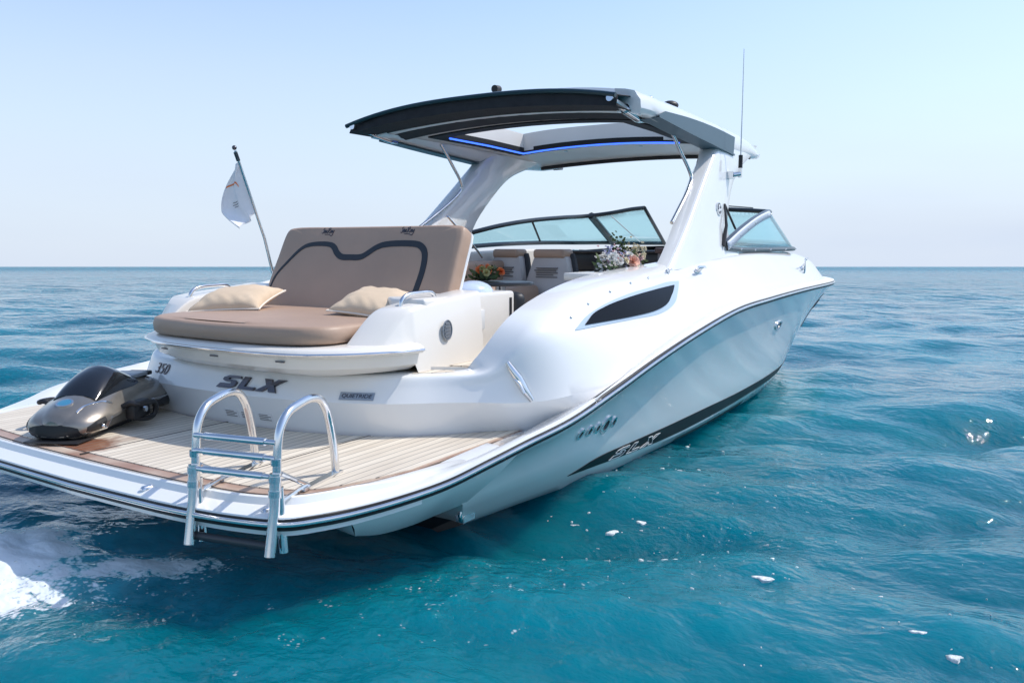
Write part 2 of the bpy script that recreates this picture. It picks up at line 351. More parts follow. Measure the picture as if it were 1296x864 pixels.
    nf = N(m, 'ShaderNodeTexNoise'); nf.inputs['Scale'].default_value = 6.0; nf.inputs['Detail'].default_value = 9; nf.inputs['Roughness'].default_value = .62; nf.inputs['Distortion'].default_value = .6
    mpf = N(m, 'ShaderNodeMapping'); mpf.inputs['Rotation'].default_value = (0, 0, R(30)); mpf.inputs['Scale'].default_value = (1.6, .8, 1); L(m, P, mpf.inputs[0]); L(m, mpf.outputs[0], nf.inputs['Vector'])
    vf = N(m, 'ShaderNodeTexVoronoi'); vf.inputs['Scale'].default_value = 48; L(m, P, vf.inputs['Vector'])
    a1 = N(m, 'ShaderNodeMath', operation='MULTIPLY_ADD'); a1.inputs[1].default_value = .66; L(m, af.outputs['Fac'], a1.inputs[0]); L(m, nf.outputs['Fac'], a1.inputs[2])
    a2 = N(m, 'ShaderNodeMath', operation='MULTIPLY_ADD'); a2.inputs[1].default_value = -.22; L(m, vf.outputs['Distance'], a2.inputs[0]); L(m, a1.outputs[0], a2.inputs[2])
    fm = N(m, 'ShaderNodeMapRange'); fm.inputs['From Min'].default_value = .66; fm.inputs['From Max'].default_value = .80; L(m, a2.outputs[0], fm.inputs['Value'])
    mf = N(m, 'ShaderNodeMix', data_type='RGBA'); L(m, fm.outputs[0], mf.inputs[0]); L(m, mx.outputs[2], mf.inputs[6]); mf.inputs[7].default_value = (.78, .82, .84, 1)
    L(m, mf.outputs[2], b.inputs['Base Color'])
    inv = N(m, 'ShaderNodeMath', operation='SUBTRACT'); inv.inputs[0].default_value = 1; L(m, fm.outputs[0], inv.inputs[1]); L(m, inv.outputs[0], b.inputs['Subsurface Weight'])
    # roughness grows with distance, where single ripples are smaller than a pixel
    cd = N(m, 'ShaderNodeVectorMath', operation='DISTANCE'); cd.inputs[1].default_value = (0, 0, 0); L(m, P, cd.inputs[0])
    rd = N(m, 'ShaderNodeMapRange'); rd.inputs['From Min'].default_value = 8; rd.inputs['From Max'].default_value = 400; rd.inputs['To Min'].default_value = .03; rd.inputs['To Max'].default_value = .3; L(m, cd.outputs['Value'], rd.inputs['Value'])
    rf = N(m, 'ShaderNodeMath', operation='MAXIMUM'); L(m, rd.outputs[0], rf.inputs[0]); fr = N(m, 'ShaderNodeMath', operation='MULTIPLY'); fr.inputs[1].default_value = .7; L(m, fm.outputs[0], fr.inputs[0]); L(m, fr.outputs[0], rf.inputs[1])
    L(m, rf.outputs[0], b.inputs['Roughness'])
    # fine ripples; the broader ones only where the mesh itself is too coarse to carry them
    prev = None
    far = N(m, 'ShaderNodeMapRange'); far.inputs['From Min'].default_value = 9; far.inputs['From Max'].default_value = 45; L(m, cd.outputs['Value'], far.inputs['Value'])
    ac = N(m, 'ShaderNodeAttribute', attribute_name='chop')
    for sc, st_, dist, asp, mask in ((.6, 1.0, .42, 2.2, 'far'), (1.8, 1.0, .16, 2.0, 'far'), (2.4, .5, .07, 1.7, None), (6.0, .6, .03, 1.6, None), (18., .5, .010, 1.2, None), (9., 1.0, .045, 1.4, 'chop'), (26., 1.0, .022, 1.2, 'chop')):
        mp = N(m, 'ShaderNodeMapping'); mp.inputs['Rotation'].default_value = (0, 0, -wind); mp.inputs['Scale'].default_value = (asp, 1, 1); L(m, P, mp.inputs[0])
        n = N(m, 'ShaderNodeTexNoise'); n.inputs['Scale'].default_value = sc; n.inputs['Detail'].default_value = 3; n.inputs['Distortion'].default_value = .25; L(m, mp.outputs[0], n.inputs['Vector'])
        bp = N(m, 'ShaderNodeBump'); bp.inputs['Strength'].default_value = st_; bp.inputs['Distance'].default_value = dist; L(m, n.outputs['Fac'], bp.inputs['Height'])
        if mask:
            mm_ = N(m, 'ShaderNodeMath', operation='MULTIPLY'); mm_.inputs[1].default_value = st_; L(m, far.outputs[0] if mask == 'far' else ac.outputs['Fac'], mm_.inputs[0]); L(m, mm_.outputs[0], bp.inputs['Strength'])
        if prev: L(m, prev.outputs[0], bp.inputs['Normal'])
        prev = bp
    L(m, prev.outputs[0], b.inputs['Normal'])
    me.materials.append(m)
    o = bpy.data.objects.new('sea_water', me); C.objects.link(o); o['kind'] = 'structure'
    return X, Y, Z
make_water()

# ---------------------------------------------------------------- the yacht
yacht = thing('motor_yacht', 'white open motor yacht with tan sunpad and black-lined hardtop seen from its stern quarter', 'yacht')
Y_ = yacht
# rail (rub line) and deck margin, starboard, from the middle of the stern forward
RAIL = [(.03, 0, .39), (.04, -.4, .39), (.055, -.7, .39), (.10, -1.0, .39), (.17, -1.2, .39), (.27, -1.27, .39), (.40, -1.325, .39), (.58, -1.405, .405), (.8, -1.49, .435), (1.0, -1.56, .485), (1.25, -1.61, .53), (1.6, -1.66, .58),
        (2.1, -1.69, .675), (2.6, -1.70, .765), (3.3, -1.71, .87), (4.2, -1.71, .965), (5.2, -1.70, .995), (6.4, -1.67, 1.01), (7.5, -1.63, 1.01), (8.4, -1.575, 1.005), (9.1, -1.47, 1.0), (9.7, -1.22, 1.0), (10.15, -.78, 1.0), (10.4, -.35, 1.0), (10.45, 0, 1.0)]
# hull side below the rail
HS = [(1.25, -1.6, .50), (1.6, -1.65, .555), (2.1, -1.68, .65), (2.6, -1.69, .74), (3.3, -1.70, .845), (4.2, -1.70, .94), (5.2, -1.69, .97), (6.4, -1.66, .985), (7.5, -1.62, .985), (8.4, -1.565, .98), (9.1, -1.46, .975), (9.7, -1.21, .975), (10.15, -.77, .975), (10.42, 0, .975)]
CREASE = [(1.15, -1.33, .217), (1.53, -1.38, .232), (2.04, -1.43, .24), (2.6, -1.435, .20), (3.4, -1.45, .18), (4.3, -1.45, .17), (5.2, -1.44, .155), (6.4, -1.41, .16), (7.3, -1.33, .165), (8.1, -1.16, .175), (8.8, -.9, .185), (9.4, -.55, .2), (9.8, -.25, .22), (10.0, 0, .25)]
SBOT = [(1.3, -1.22, .09), (1.55, -1.26, .10), (2.17, -1.35, .113), (2.75, -1.375, .07), (3.6, -1.40, .04), (4.4, -1.41, .035), (5.27, -1.40, .04), (6.5, -1.37, .065), (7.3, -1.28, .07), (8.05, -1.11, .075), (8.75, -.85, .08), (9.3, -.52, .09), (9.7, -.23, .11), (9.9, 0, .13)]
CH = [(1.42, -1.14, .005), (1.7, -1.17, .0), (2.3, -1.25, -.01), (2.8, -1.30, -.025), (3.6, -1.32, -.04), (4.4, -1.33, -.055), (5.27, -1.32, -.06), (6.5, -1.28, -.06), (7.3, -1.19, -.06), (8.05, -1.02, -.06), (8.7, -.77, -.06), (9.2, -.46, -.05), (9.55, -.2, -.04), (9.75, 0, -.03)]
KEEL = [(1.55, -.5, -.30), (1.9, -.5, -.32), (2.4, -.5, -.34), (2.8, -.5, -.34), (3.6, -.5, -.34), (4.4, -.5, -.34), (5.27, -.5, -.34), (6.5, -.45, -.34), (7.3, -.38, -.34), (8.0, -.3, -.32), (8.5, -.2, -.3), (8.9, -.1, -.28), (9.2, -.05, -.25), (9.3, 0, -.22)]
ls = [cr(x, 8) for x in (HS, CREASE, SBOT, CH, KEEL)]
def side_rows(sgn):
    rows = []
    for i in range(len(ls[0])):
        a, b, c_, e, k = [l[i] for l in ls]; row = []
        for j in range(9):
            t = j / 8; p = a.lerp(b, t); p.y += .035 * math.sin(math.pi * t) * (1 if a.y < -.3 else abs(a.y) / .3) * (1 - .4 * t); row.append(p)
        row.append(b.lerp(c_, .5)); row.append(c_); row.append(c_.lerp(e, .5)); row.append(e); row.append(k)
        rows.append([Vector((p.x, p.y * sgn, p.z)) for p in row])
    return rows
h = MB(); rs = side_rows(1); h.loft(rs); rp = side_rows(-1); h.loft(rp)
for q in (rs, rp):
    for i in range(8): pass
n = len(rs[0]); cl_ = lambda q, sg: [Vector((p.x + .02, sg * min(abs(p.y), 1.05), min(p.z, .40))) for p in q]   # transom of the hull, kept below the deck
h.loft([rs[0], cl_(rs[0], -1), cl_(rp[0], 1), rp[0]])
h.add([r_[-1] for r_ in rs] + [r_[-1] for r_ in rp], [(i, i + 1, len(rs) + i + 1, len(rs) + i) for i in range(len(rs) - 1)])
hull = h.build('hull', [gel, bottom], Y_, ang=22)
for p in hull.data.polygons:
    c_ = p.center
    zc = -.03 + .0 * c_.x
    if max(hull.data.vertices[v].co.z for v in p.vertices) < (.02 if c_.x < 1.6 else -.004): p.material_index = 1
hs = Surf(hull)
side = lambda x, z: (x, -4, z)
SY = (0, 1, 0)
# black boot stripe and its lettering
lo = [(2.17, .113), (2.45, .108), (2.8, .092), (3.6, .064), (4.4, .058), (5.3, .060), (6.5, .08), (7.3, .085), (8.0, .09), (8.6, .095)]
hi = [(2.175, .114), (2.42, .172), (2.82, .178), (3.55, .172), (4.35, .163), (5.25, .150), (6.45, .155), (7.25, .160), (8.0, .17), (8.6, .18)]
v, f = strip(lo, hi, 8, 3); st = patch(hs, SY, side, v, f, .004, .006).build('boot_stripe', stripe_black, Y_)
v, f = strip(lo, hi, 8, 3)
stp = patch(hs, (0, -1, 0), lambda x, z: (x, 4, z), v, f, .004, .006).build('boot_stripe', stripe_black, Y_)
def lay(paths, wd):
    """outline lettering as thin ribbons (a,b) polylines -> verts, faces"""
    v = []; f = []
    for P in paths:
        for i in range(len(P) - 1):
            a = Vector(P[i]); b = Vector(P[i + 1]); t = (b - a).normalized(); nn = Vector((-t.y, t.x)) * wd / 2; o = len(v)
            v += [tuple(a - nn - t * wd / 3), tuple(b - nn + t * wd / 3), tuple(b + nn + t * wd / 3), tuple(a + nn - t * wd / 3)]; f.append((o, o + 1, o + 2, o + 3))
    return v, f
S_ = [(1.0, 1), (.30, 1), (.0, .82), (.0, .62), (.22, .5), (.66, .5), (.66, .34), (.0, .34), (-.1, 0), (.78, 0), (1.0, .2), (1.0, .5), (.78, .66), (.36, .66), (.36, .8), (1.1, .8)]
L_ = [(0, 1), (.36, 1), (.36, .24), (1.05, .24), (1.0, 0), (0, 0)]
X1 = [(0, 1), (.42, 1), (.58, .70), (.80, 1), (1.25, 1), (.80, .5), (1.12, 0), (.70, 0), (.52, .32), (.30, 0), (-.14, 0), (.32, .5)]
def slx(x0, z0, wd, ht, gap, slant, zf=None):
    out = []
    for k, g in enumerate((S_, L_, X1)):
        P = []
        for a, b in g:
            x = x0 + k * (wd + gap) + a * wd + slant * b; z = z0 + b * ht; P.append((x, z))
        out.append(P)
    return out
zline = lambda x: np.interp(x, [p[0] for p in lo], [p[1] for p in lo])
PL = [[(x, (z - .09) * .86 + .008 + zline(x)) for x, z in P + P[:1]] for P in slx(2.66, .09, .16, .075, .07, .06)]
v, f = lay(PL, .0048); patch(hs, SY, side, v, f, .0065, .004).build('lettering', paper, st)
# hull fittings: five round outlets, one larger; navigation lights and the dark anchor recess
for x, r_ in ((2.02, .034), (2.13, .034), (2.235, .034), (2.345, .058), (2.455, .034)):
    z = np.interp(x, (2.04, 2.435), (.412, .402))
    v, f = disc(x, z, r_, r_, 20, .55); o = patch(hs, SY, side, v, f, .008, .010).build('hull_outlet', steel, Y_)
    v, f = disc(x, z, r_ * .56, r_ * .56, 16); patch(hs, SY, side, v, f, .002, .004).build('opening', rubber, o)
v, f = disc(6.08, .69, .12, .045, 24, .7); o = patch(hs, SY, side, v, f, .012, .014).build('side_light', steel, Y_)
v, f = disc(6.08, .69, .085, .032, 20); patch(hs, SY, side, v, f, .006, .008).build('lens', chrome_dark, o)
v, f = strip([(7.95, .51), (8.4, .60), (8.9, .70), (9.2, .80)], [(7.96, .52), (8.25, .74), (8.7, .86), (9.2, .90)], 8, 4)
o = patch(hs, SY, side, v, f, .006, .01).build('bow_light_recess', mat('recess_silver', (.30, .32, .33), .2, .8), Y_)
v, f = disc(8.62, .745, .14, .06); patch(hs, SY, side, v, f, .014, .012).build('lens', black, o)
# platform side skirt, ends square under the platform
sk = MB(); A_ = cr([(.42, -1.29, .35), (.58, -1.375, .375), (.8, -1.465, .41), (1.0, -1.535, .46), (1.25, -1.6, .50)], 6); B_ = cr([(.56, -1.19, .215), (.68, -1.215, .19), (.84, -1.25, .185), (1.0, -1.27, .19), (1.17, -1.33, .217)], 6)
def skirt(sg):
    a = [Vector((p.x, p.y * sg, p.z)) for p in A_]; b = [Vector((p.x, p.y * sg, p.z)) for p in B_]
    c_ = [p + Vector((.04, .22 * sg, 0)) for p in b]; e = [p + Vector((.04, .22 * sg, .0)) for p in a]
    mm = MB(); mm.loft([a, [x.lerp(y, .5) + Vector((0, .012 * -sg, 0)) for x, y in zip(a, b)], b, c_, e], cu=True)
    for idx in (0, -1):
        o_ = len(mm.v); mm.add([a[idx], b[idx], c_[idx], e[idx]], [(0, 1, 2, 3)])
    return mm.build('platform_skirt', gel, Y_, ang=30, bevel=.008)
skirt(1); skirt(-1)
# towing eye in the notch
ey = MB(); ey.tube([(1.30, -1.22, .10), (1.26, -1.24, .09), (1.24, -1.25, .12), (1.25, -1.25, .17), (1.30, -1.23, .19)], .011)
ey.box((1.34, -1.21, .145), (.1, .05, .16)); ey.build('towing_eye', steel, Y_)

# swim platform: deck margin + rim down to the rail
TEDGE = [(.16, 0, .455), (.165, -.4, .455), (.18, -.7, .455), (.22, -.98, .455), (.30, -1.13, .455), (.40, -1.19, .455), (.52, -1.23, .455), (.70, -1.275, .455), (.92, -1.31, .455), (1.1, -1.325, .455), (1.35, -1.32, .455), (1.62, -1.30, .455), (1.88, -1.32, .475), (2.45, -1.54, .66)]
Rm = cr(RAIL[:14], 6); Tm = cr(TEDGE, 6)
def pw(v):
    t = min(1, max(0, (v[0] - .4) / 2.0)); return Vector((v[0], v[1] * (1 + .28 * (1 - t * t * (3 - 2 * t))), v[2]))
def rim_rows(sg):
    rows = []
    for i, (r_, t_) in enumerate(zip(Rm, Tm)):
        z0 = t_.z; zr = r_.z + .03; u = t_ - r_; u.z = 0; W = u.length; u.normalize(); k = min(1, W / .13)
        prof = [(0, z0), (.025 * k, z0 + .004), (.04 * k, z0 + .012 + max(0, zr - z0) * .3), (.052 * k, z0 + .008 + max(0, zr - z0) * .4), (.066 * k, z0 - .018 + max(0, zr - z0 + .02) * .7), (.085 * k, max(z0 - .022, zr - .012)), (W - .006, zr), (W + .010, zr - .004), (W + .013, r_.z + .018)]
        if i > 36:
            q = min(1, (i - 36) / 18); lin = [(0, z0), (.06, z0 + .012), (.10, z0 + .2 * (zr - z0)), (.13, z0 + .35 * (zr - z0)), (W * .7, z0 + .7 * (zr - z0)), (W * .8, z0 + .85 * (zr - z0)), (W - .006, zr), (W + .010, zr - .004), (W + .013, r_.z + .018)]
            prof = [(a[0] * (1 - q) + b_[0] * q, a[1] * (1 - q) + b_[1] * q) for a, b_ in zip(prof, lin)]
        row = [t_ - u * a + Vector((0, 0, b_ - t_.z - (.014 if i > 69 else 0))) for a, b_ in prof]
        rows.append([Vector((p.x, p.y * sg, p.z)) if sg > 0 else pw((p.x, p.y * sg, p.z)) for p in row])
    return rows
pl = MB(); a_ = rim_rows(1); b_ = rim_rows(-1); pl.loft(list(reversed(a_)) + b_[1:])
# under lip below the rub rail
def lip(sg):
    rows = []
    for r_ in Rm[:46]: rows.append([Vector((r_.x, r_.y * sg, r_.z - .03)), Vector((r_.x + .004, r_.y * sg, r_.z - .05)), Vector((r_.x + .03, r_.y * sg * .98, r_.z - .062)), Vector((r_.x + .3, r_.y * sg * .85, r_.z - .07))])
    if sg < 0: rows = [[pw(q) for q in r_] for r_ in rows]
    return rows
l1 = lip(1); l2 = lip(-1); pl.loft(list(reversed(l1)) + l2[1:])
pl.add([(.33, -1.1, .318), (.33, 1.1, .318), (1.9, 1.1, .318), (1.9, -1.1, .318)], [(0, 1, 2, 3)])
platform = pl.build('swim_platform', gel, Y_, ang=30)
# deck sheet under the teak
TI = [(1.30, 1.32), (1.114, 1.034), (1.042, .565), (1.04, .205), (1.078, -.263), (1.17, -.6), (1.29, -.85), (1.43, -1.0), (1.6, -1.14), (1.78, -1.26)]
def deck_poly(T_off, z0, z1, name, m, parent=None, yr=(-3, 3), shrink=0):
    """strips across y between the aft teak edge and the transom base"""
    ys = np.linspace(max(yr[0], -1.318), min(yr[1], 1.318 * 1.26), 120); mm = MB(); rows = []
    tx = [p.x for p in Tm]; ty = [-p.y for p in Tm]
    # the outer edge as x(y): aft branch until the widest point
    k = 54; pt_ = [pw((a_, b_, 0)) for a_, b_ in zip(tx[:k + 1], ty[:k + 1])]; kk = int(np.argmax([p.y for p in pt_]))
    ax = np.where(ys < 0, np.interp(-ys, ty[:k + 1], tx[:k + 1]), np.interp(ys, [p.y for p in pt_[:kk + 1]], [p.x for p in pt_[:kk + 1]])) + T_off
    fw = np.where(ys > 1.3, 1.30 + np.clip((ys - 1.3) * 2, 0, .3), np.interp(-ys, [-p[1] for p in TI], [p[0] for p in TI])) - T_off * .3
    for y, a, b in zip(ys, ax, fw):
        if b - a < .01: b = a + .01
        rows.append([(a, y, z0), (a, y, z1), (b, y, z1), (b, y, z0)])
    mm.loft(rows, cv=True); mm.add(rows[0], [(0, 1, 2, 3)]); mm.add(rows[-1], [(3, 2, 1, 0)])
    return mm.build(name, m, parent or Y_, ang=30)
# teak panels with dark seams between (the seam sheet shows in the gaps)
deck_poly(-.015, .44, .452, 'deck_caulk', seam)
deck_poly(.008, .4525, .458, 'teak_margin', margin, yr=(-1.30, 1.62))
for (y0, y1) in ((-1.285, -.70), (-.69, .205), (.215, 1.60)):
    deck_poly(.07, .4585, .463, 'teak_deck', teak, yr=(y0, y1))
MB().box((.62, .21, .4605), (.86, .012, .006)).build('deck_seam', seam, Y_); MB().box((.75, -.695, .4605), (1.0, .01, .006)).build('deck_seam', seam, Y_)

# rub rail: black rubber with a stainless insert
FR = cr(RAIL, 6)
outn = []
for i, p in enumerate(FR):
    t = FR[min(i + 1, len(FR) - 1)] - FR[max(i - 1, 0)]; nn = Vector((-t.y, t.x, 0)).normalized(); nn = nn if nn.dot(Vector((p.x - 3, p.y * 3, 0))) > 0 else -nn
    if i == 0: nn = Vector((-1, 0, 0))
    if i == len(FR) - 1: nn = Vector((1, 0, 0))
    outn.append(nn)
def rail_mesh(prof):
    rows = [[p + nn * a + Vector((0, 0, b)) for a, b in prof] for p, nn in zip(FR, outn)]
    rows2 = [[pw((q.x, -q.y, q.z)) for q in r_] for r_ in rows]
    return MB().loft(list(reversed(rows)) + rows2[1:], cv=True)
rr_ = rail_mesh([(-.02, .024), (.008, .024), (.013, .019), (.011, .011), (.011, -.011), (.016, -.016), (.014, -.026), (-.02, -.028)]).build('rub_rail', rubber, Y_)
rail_mesh([(.010, .0105), (.021, .0105), (.028, .006), (.030, 0), (.028, -.006), (.021, -.0105), (.010, -.0105)]).build('steel_insert', steel, rr_)

# white non-skid lip above the rub rail, forward of the platform
m_ = MB()
for sg in (1, -1):
    rows = []
    for i_, (p, nn) in enumerate(list(zip(FR, outn))[69:]):
        f_ = min(1, i_ / 30); f_ = f_ * f_ * (3 - 2 * f_)
        g_ = min(1, i_ / 14)
        rows.append([p + nn * (.012 + (a - .012) * g_) + Vector((0, 0, b * f_ + (.029 + min(.008, .3 * (.013 - a)) - .3 * max(0, -.03 - a)) * (1 - f_))) for a, b in ((.012, .016), (.013, .026), (.006, .036), (-.03, .046), (-.07, .050), (-.12, .045))])
    m_.loft([[Vector((q.x, q.y * sg, q.z)) for q in r_] for r_ in rows])
m_.build('gunwale_lip', gel_grip, Y_, ang=50)
# topsides: transom face, stern quarters, coamings and bow deck
TS = [  # base, crease, ridge, shoulder, top
 ((1.040, 0.200, .455), (0.982, 0.200, .64), (1.020, 0.200, .715), (1.044, 0.200, .765), (1.068, 0.200, .778)),
 ((1.078, -0.263, .455), (1.020, -0.263, .64), (1.058, -0.263, .715), (1.082, -0.263, .765), (1.106, -0.263, .778)),
 ((1.170, -0.600, .455), (1.112, -0.600, .64), (1.150, -0.600, .715), (1.174, -0.600, .765), (1.198, -0.600, .778)),
 ((1.290, -0.850, .455), (1.232, -0.850, .64), (1.270, -0.850, .715), (1.294, -0.850, .765), (1.318, -0.850, .778)),
 ((1.430, -1.000, .455), (1.372, -1.000, .64), (1.410, -1.000, .715), (1.434, -1.000, .765), (1.458, -1.000, .778)),
 ((1.60, -1.14, .458), (1.515, -1.195, .638), (1.535, -1.185, .725), (1.54, -1.185, .775), (1.55, -1.165, .785)),
 ((1.74, -1.27, .44), (1.615, -1.33, .632), (1.61, -1.275, .76), (1.60, -1.25, .82), (1.605, -1.22, .84)),
 ((1.86, -1.42, .49), (1.735, -1.46, .64), (1.67, -1.36, .84), (1.65, -1.315, .91), (1.66, -1.27, .93)),
 ((1.97, -1.58, .56), (1.90, -1.56, .665), (1.78, -1.44, .91), (1.74, -1.375, .99), (1.76, -1.30, 1.03)),
 ((2.20, -1.66, .65), (2.16, -1.61, .72), (1.98, -1.495, .94), (1.95, -1.41, 1.05), (1.98, -1.30, 1.11)),
 ((2.55, -1.665, .74), (2.5, -1.64, .79), (2.38, -1.53, .93), (2.33, -1.44, 1.08), (2.30, -1.30, 1.185)),
 ((3.0, -1.675, .84), (2.98, -1.65, .86), (2.85, -1.565, .918), (2.80, -1.475, 1.10), (2.78, -1.30, 1.25)),
 ((3.5, -1.68, .905), (3.48, -1.66, .925), (3.45, -1.60, .955), (3.5, -1.49, 1.14), (3.55, -1.31, 1.29)),
 ((4.4, -1.68, .99), (4.4, -1.66, 1.01), (4.4, -1.61, 1.045), (4.4, -1.495, 1.21), (4.4, -1.36, 1.345)),
 ((5.4, -1.67, 1.01), (5.4, -1.65, 1.03), (5.4, -1.60, 1.075), (5.4, -1.48, 1.25), (5.35, -1.36, 1.385)),
 ((6.6, -1.635, 1.03), (6.6, -1.61, 1.045), (6.6, -1.57, 1.08), (6.6, -1.44, 1.28), (6.5, -1.33, 1.395)),
 ((7.6, -1.595, 1.03), (7.6, -1.57, 1.045), (7.6, -1.53, 1.075), (7.6, -1.40, 1.29), (7.5, -1.28, 1.38)),
 ((8.6, -1.525, 1.02), (8.6, -1.50, 1.035), (8.55, -1.46, 1.055), (8.5, -1.33, 1.26), (8.4, -1.20, 1.34)),
 ((9.3, -1.38, 1.02), (9.28, -1.36, 1.035), (9.22, -1.32, 1.055), (9.1, -1.19, 1.22), (9.0, -1.05, 1.30)),
 ((9.85, -1.06, 1.02), (9.83, -1.04, 1.035), (9.77, -1.0, 1.055), (9.65, -.9, 1.2), (9.5, -.78, 1.27)),
 ((10.2, -.68, 1.02), (10.18, -.66, 1.035), (10.12, -.64, 1.055), (9.97, -.58, 1.19), (9.8, -.5, 1.25)),
 ((10.42, 0, 1.02), (10.40, 0, 1.035), (10.34, 0, 1.055), (10.15, 0, 1.18), (9.95, 0, 1.24))]
PT = [  # the port half of the transom
 ((1.042, 0.565, .455), (0.984, 0.565, .64), (1.022, 0.565, .715), (1.046, 0.565, .765), (1.070, 0.565, .778)),
 ((1.114, 1.000, .455), (1.056, 1.000, .64), (1.094, 1.000, .715), (1.118, 1.000, .765), (1.142, 1.000, .778)),
 ((1.25, 1.17, .455), (1.22, 1.17, .645), (1.23, 1.15, .74), (1.25, 1.13, .80), (1.27, 1.09, .81)),
 ((1.50, 1.34, .47), (1.46, 1.32, .64), (1.44, 1.26, .78), (1.45, 1.2, .84), (1.46, 1.15, .86)),
 ((1.74, 1.46, .55), (1.68, 1.43, .65), (1.62, 1.36, .86), (1.63, 1.28, .91), (1.66, 1.2, .93))]
def lines(T): return [cr([s_[k] for s_ in T], 6) for k in range(5)]
stl = lines(TS)
ptl = lines([TS[0]] + PT + [tuple((p[0], -p[1], p[2]) for p in s_) for s_ in TS[9:]])
def ts_rows(ll, sg):
    rows = []
    for i in range(len(ll[0])):
        b0, c0, r0, s0, t0 = [l[i] for l in ll]; row = [b0, b0.lerp(c0, .5), c0]
        fl = c0.lerp(r0, .5); row += [c0.lerp(r0, .25), fl, c0.lerp(r0, .75), r0]
        seg = cr([c0 * .3 + r0 * .7, r0, s0, t0, t0 + (t0 - s0) * Vector((1, 1, .2))], 4); row += [p for p in seg[5:13]]
        tr = i / (len(ll[0]) - 1)
        inn = Vector((.03, .05 * sg, .006)) if tr < .25 else Vector((0, .06 * sg, .012))
        row += [t0 + inn, t0 + inn * 2 + Vector((0, 0, -.006))]
        rows.append(row)
    return rows
def relax(rows, it=8):
    for _ in range(it):
        new = [r_[:] for r_ in rows]
        for i in range(1, len(rows) - 1):
            new[i] = [rows[i - 1][j] * .25 + rows[i][j] * .5 + rows[i + 1][j] * .25 for j in range(len(rows[i]))]
        rows = new
    return rows
_tr = ts_rows
ts_rows = lambda ll, sg: relax(_tr(ll, sg))
tp = MB(); rS = ts_rows(stl, 1); rP = ts_rows(ptl, -1)
tp.loft(rS); tp.loft(rP)
top = tp.build('topsides', gel, Y_, ang=28)
tsf = Surf(top)
# deck inside the top edge, forward of the cockpit
dk = MB()
def inner(rows): return [r_[-1] for r_ in rows]
iS, iP = inner(rS), inner(rP)
fwdS = [p for p in iS if p.x > 7.2]; fwdP = [p for p in iP if p.x > 7.2]
k = min(len(fwdS), len(fwdP)); fwdS = fwdS[-k:]; fwdP = fwdP[-k:]
dk.loft([[a.lerp(b, t) + Vector((0, 0, .05 * math.sin(math.pi * t))) for t in np.linspace(0, 1, 13)] for a, b in zip(fwdS, fwdP)])
dk.build('foredeck', gel_grip, Y_)
# cockpit side walls and sole
ck = MB()
def band(P):
    q = [p for p in P if 1.45 < p.x < 7.3]; sg = -1 if q[0].y < 0 else 1
    fl = lambda p: .80 if p.x < 2.35 else .82
    ck.loft([[p, p + Vector((0, -sg * .02, -.02)), Vector((p.x, sg * min(abs(p.y) - .03, 1.18), fl(p)))] for p in q])
band(iS); band(iP)
ck.add([(2.3, -1.2, .80), (2.3, 1.2, .80), (7.3, 1.2, .80), (7.3, -1.2, .80)], [(0, 1, 2, 3)])
ck.add([(7.3, -1.2, .80), (7.3, 1.2, .80), (7.3, 1.2, 1.36), (7.3, -1.2, 1.36)], [(0, 1, 2, 3)])
ck.build('cockpit_liner', gel_in, Y_, ang=30)
# starboard walkway over the transom: cream step with teak
wk = MB(); ed = [p for p in [r_[-1] for r_ in rS] if p.x < 1.7]
rows = []
for p in [q for q in iS if q.x < 2.4 and q.y < -.62]:
    rows.append([p, Vector((p.x, p.y, min(p.z, .774))), Vector((max(p.x, 2.36), -.70, .774))])
wk.loft(rows)
lft = [q for q in iS if q.y >= -.66] + [q for q in reversed(iP)][-26:]
wk.add([(1.16, 1.0, .774), (1.08, .5, .774), (1.075, .2, .774), (1.12, -.3, .774), (1.22, -.62, .774), (2.4, -.70, .774), (2.4, 1.0, .774), (1.32, 1.0, .774)], [(0, 1, 2, 3, 4, 5, 6, 7)])
wk.build('transom_deck', gel_in, Y_, ang=30)
tk = MB()
tk.prism([(1.36, -.86), (1.47, -.97), (1.60, -1.10), (1.66, -1.16), (1.75, -1.17), (1.62, -.72)], .775, .784); tk.build('teak_deck', teak, Y_, bevel=.002)
tk = MB(); tk.prism([(1.635, -.72), (1.765, -1.17), (1.90, -1.185), (2.33, -1.19), (2.33, -.79), (1.9, -.72)], .775, .790); tk.build('teak_deck', teak, Y_, bevel=.002)

# sunpad base with its chrome trim, cushion and backrest
ARC = [(1.24, .97), (1.08, .90), (.96, .80), (.885, .66), (.83, .47), (.80, .24), (.792, 0), (.80, -.30), (.85, -.56), (.965, -.73), (1.09, -.83), (1.22, -.90), (1.36, -.94)]
arc = [(p.x, p.y) for p in cr([(a, b, 0) for a, b in ARC], 6)]
def inset(P, d):
    out = []
    for i, p in enumerate(P):
        t = Vector(P[min(i + 1, len(P) - 1)]) - Vector(P[max(i - 1, 0)]); t.normalize(); n_ = Vector((-t.y, t.x)); n_ = n_ if n_.x > 0 or abs(n_.x) < .2 and n_.y * p[1] < 0 else -n_
        out.append((p[0] + n_.x * d, p[1] + n_.y * d))
    return out
bs = MB()
def ring(d, z): return [Vector((a, b, z)) for a, b in inset(arc, d)]
bs.loft([ring(.30, .76), ring(.26, .775), ring(.13, .80), ring(.06, .835), ring(.045, .875), ring(.04, .893), ring(.012, .897), ring(0, .905), ring(-.004, .918), ring(.004, .932), ring(.03, .942), ring(.12, .945)])
i0 = inset(arc, .12); bs.add([(a, b, .945) for a, b in i0] + [(2.0, -.80, .945), (2.0, .95, .945)], [tuple(range(len(i0) + 2))])
bs.build('sunpad_base', gel_in, Y_, ang=40)
trm = MB(); q = [Vector((a, b, .915)) for a, b in inset(arc, -.006)]; trm.tube(q, .007, 8); trm.build('trim_strip', steel, Y_)
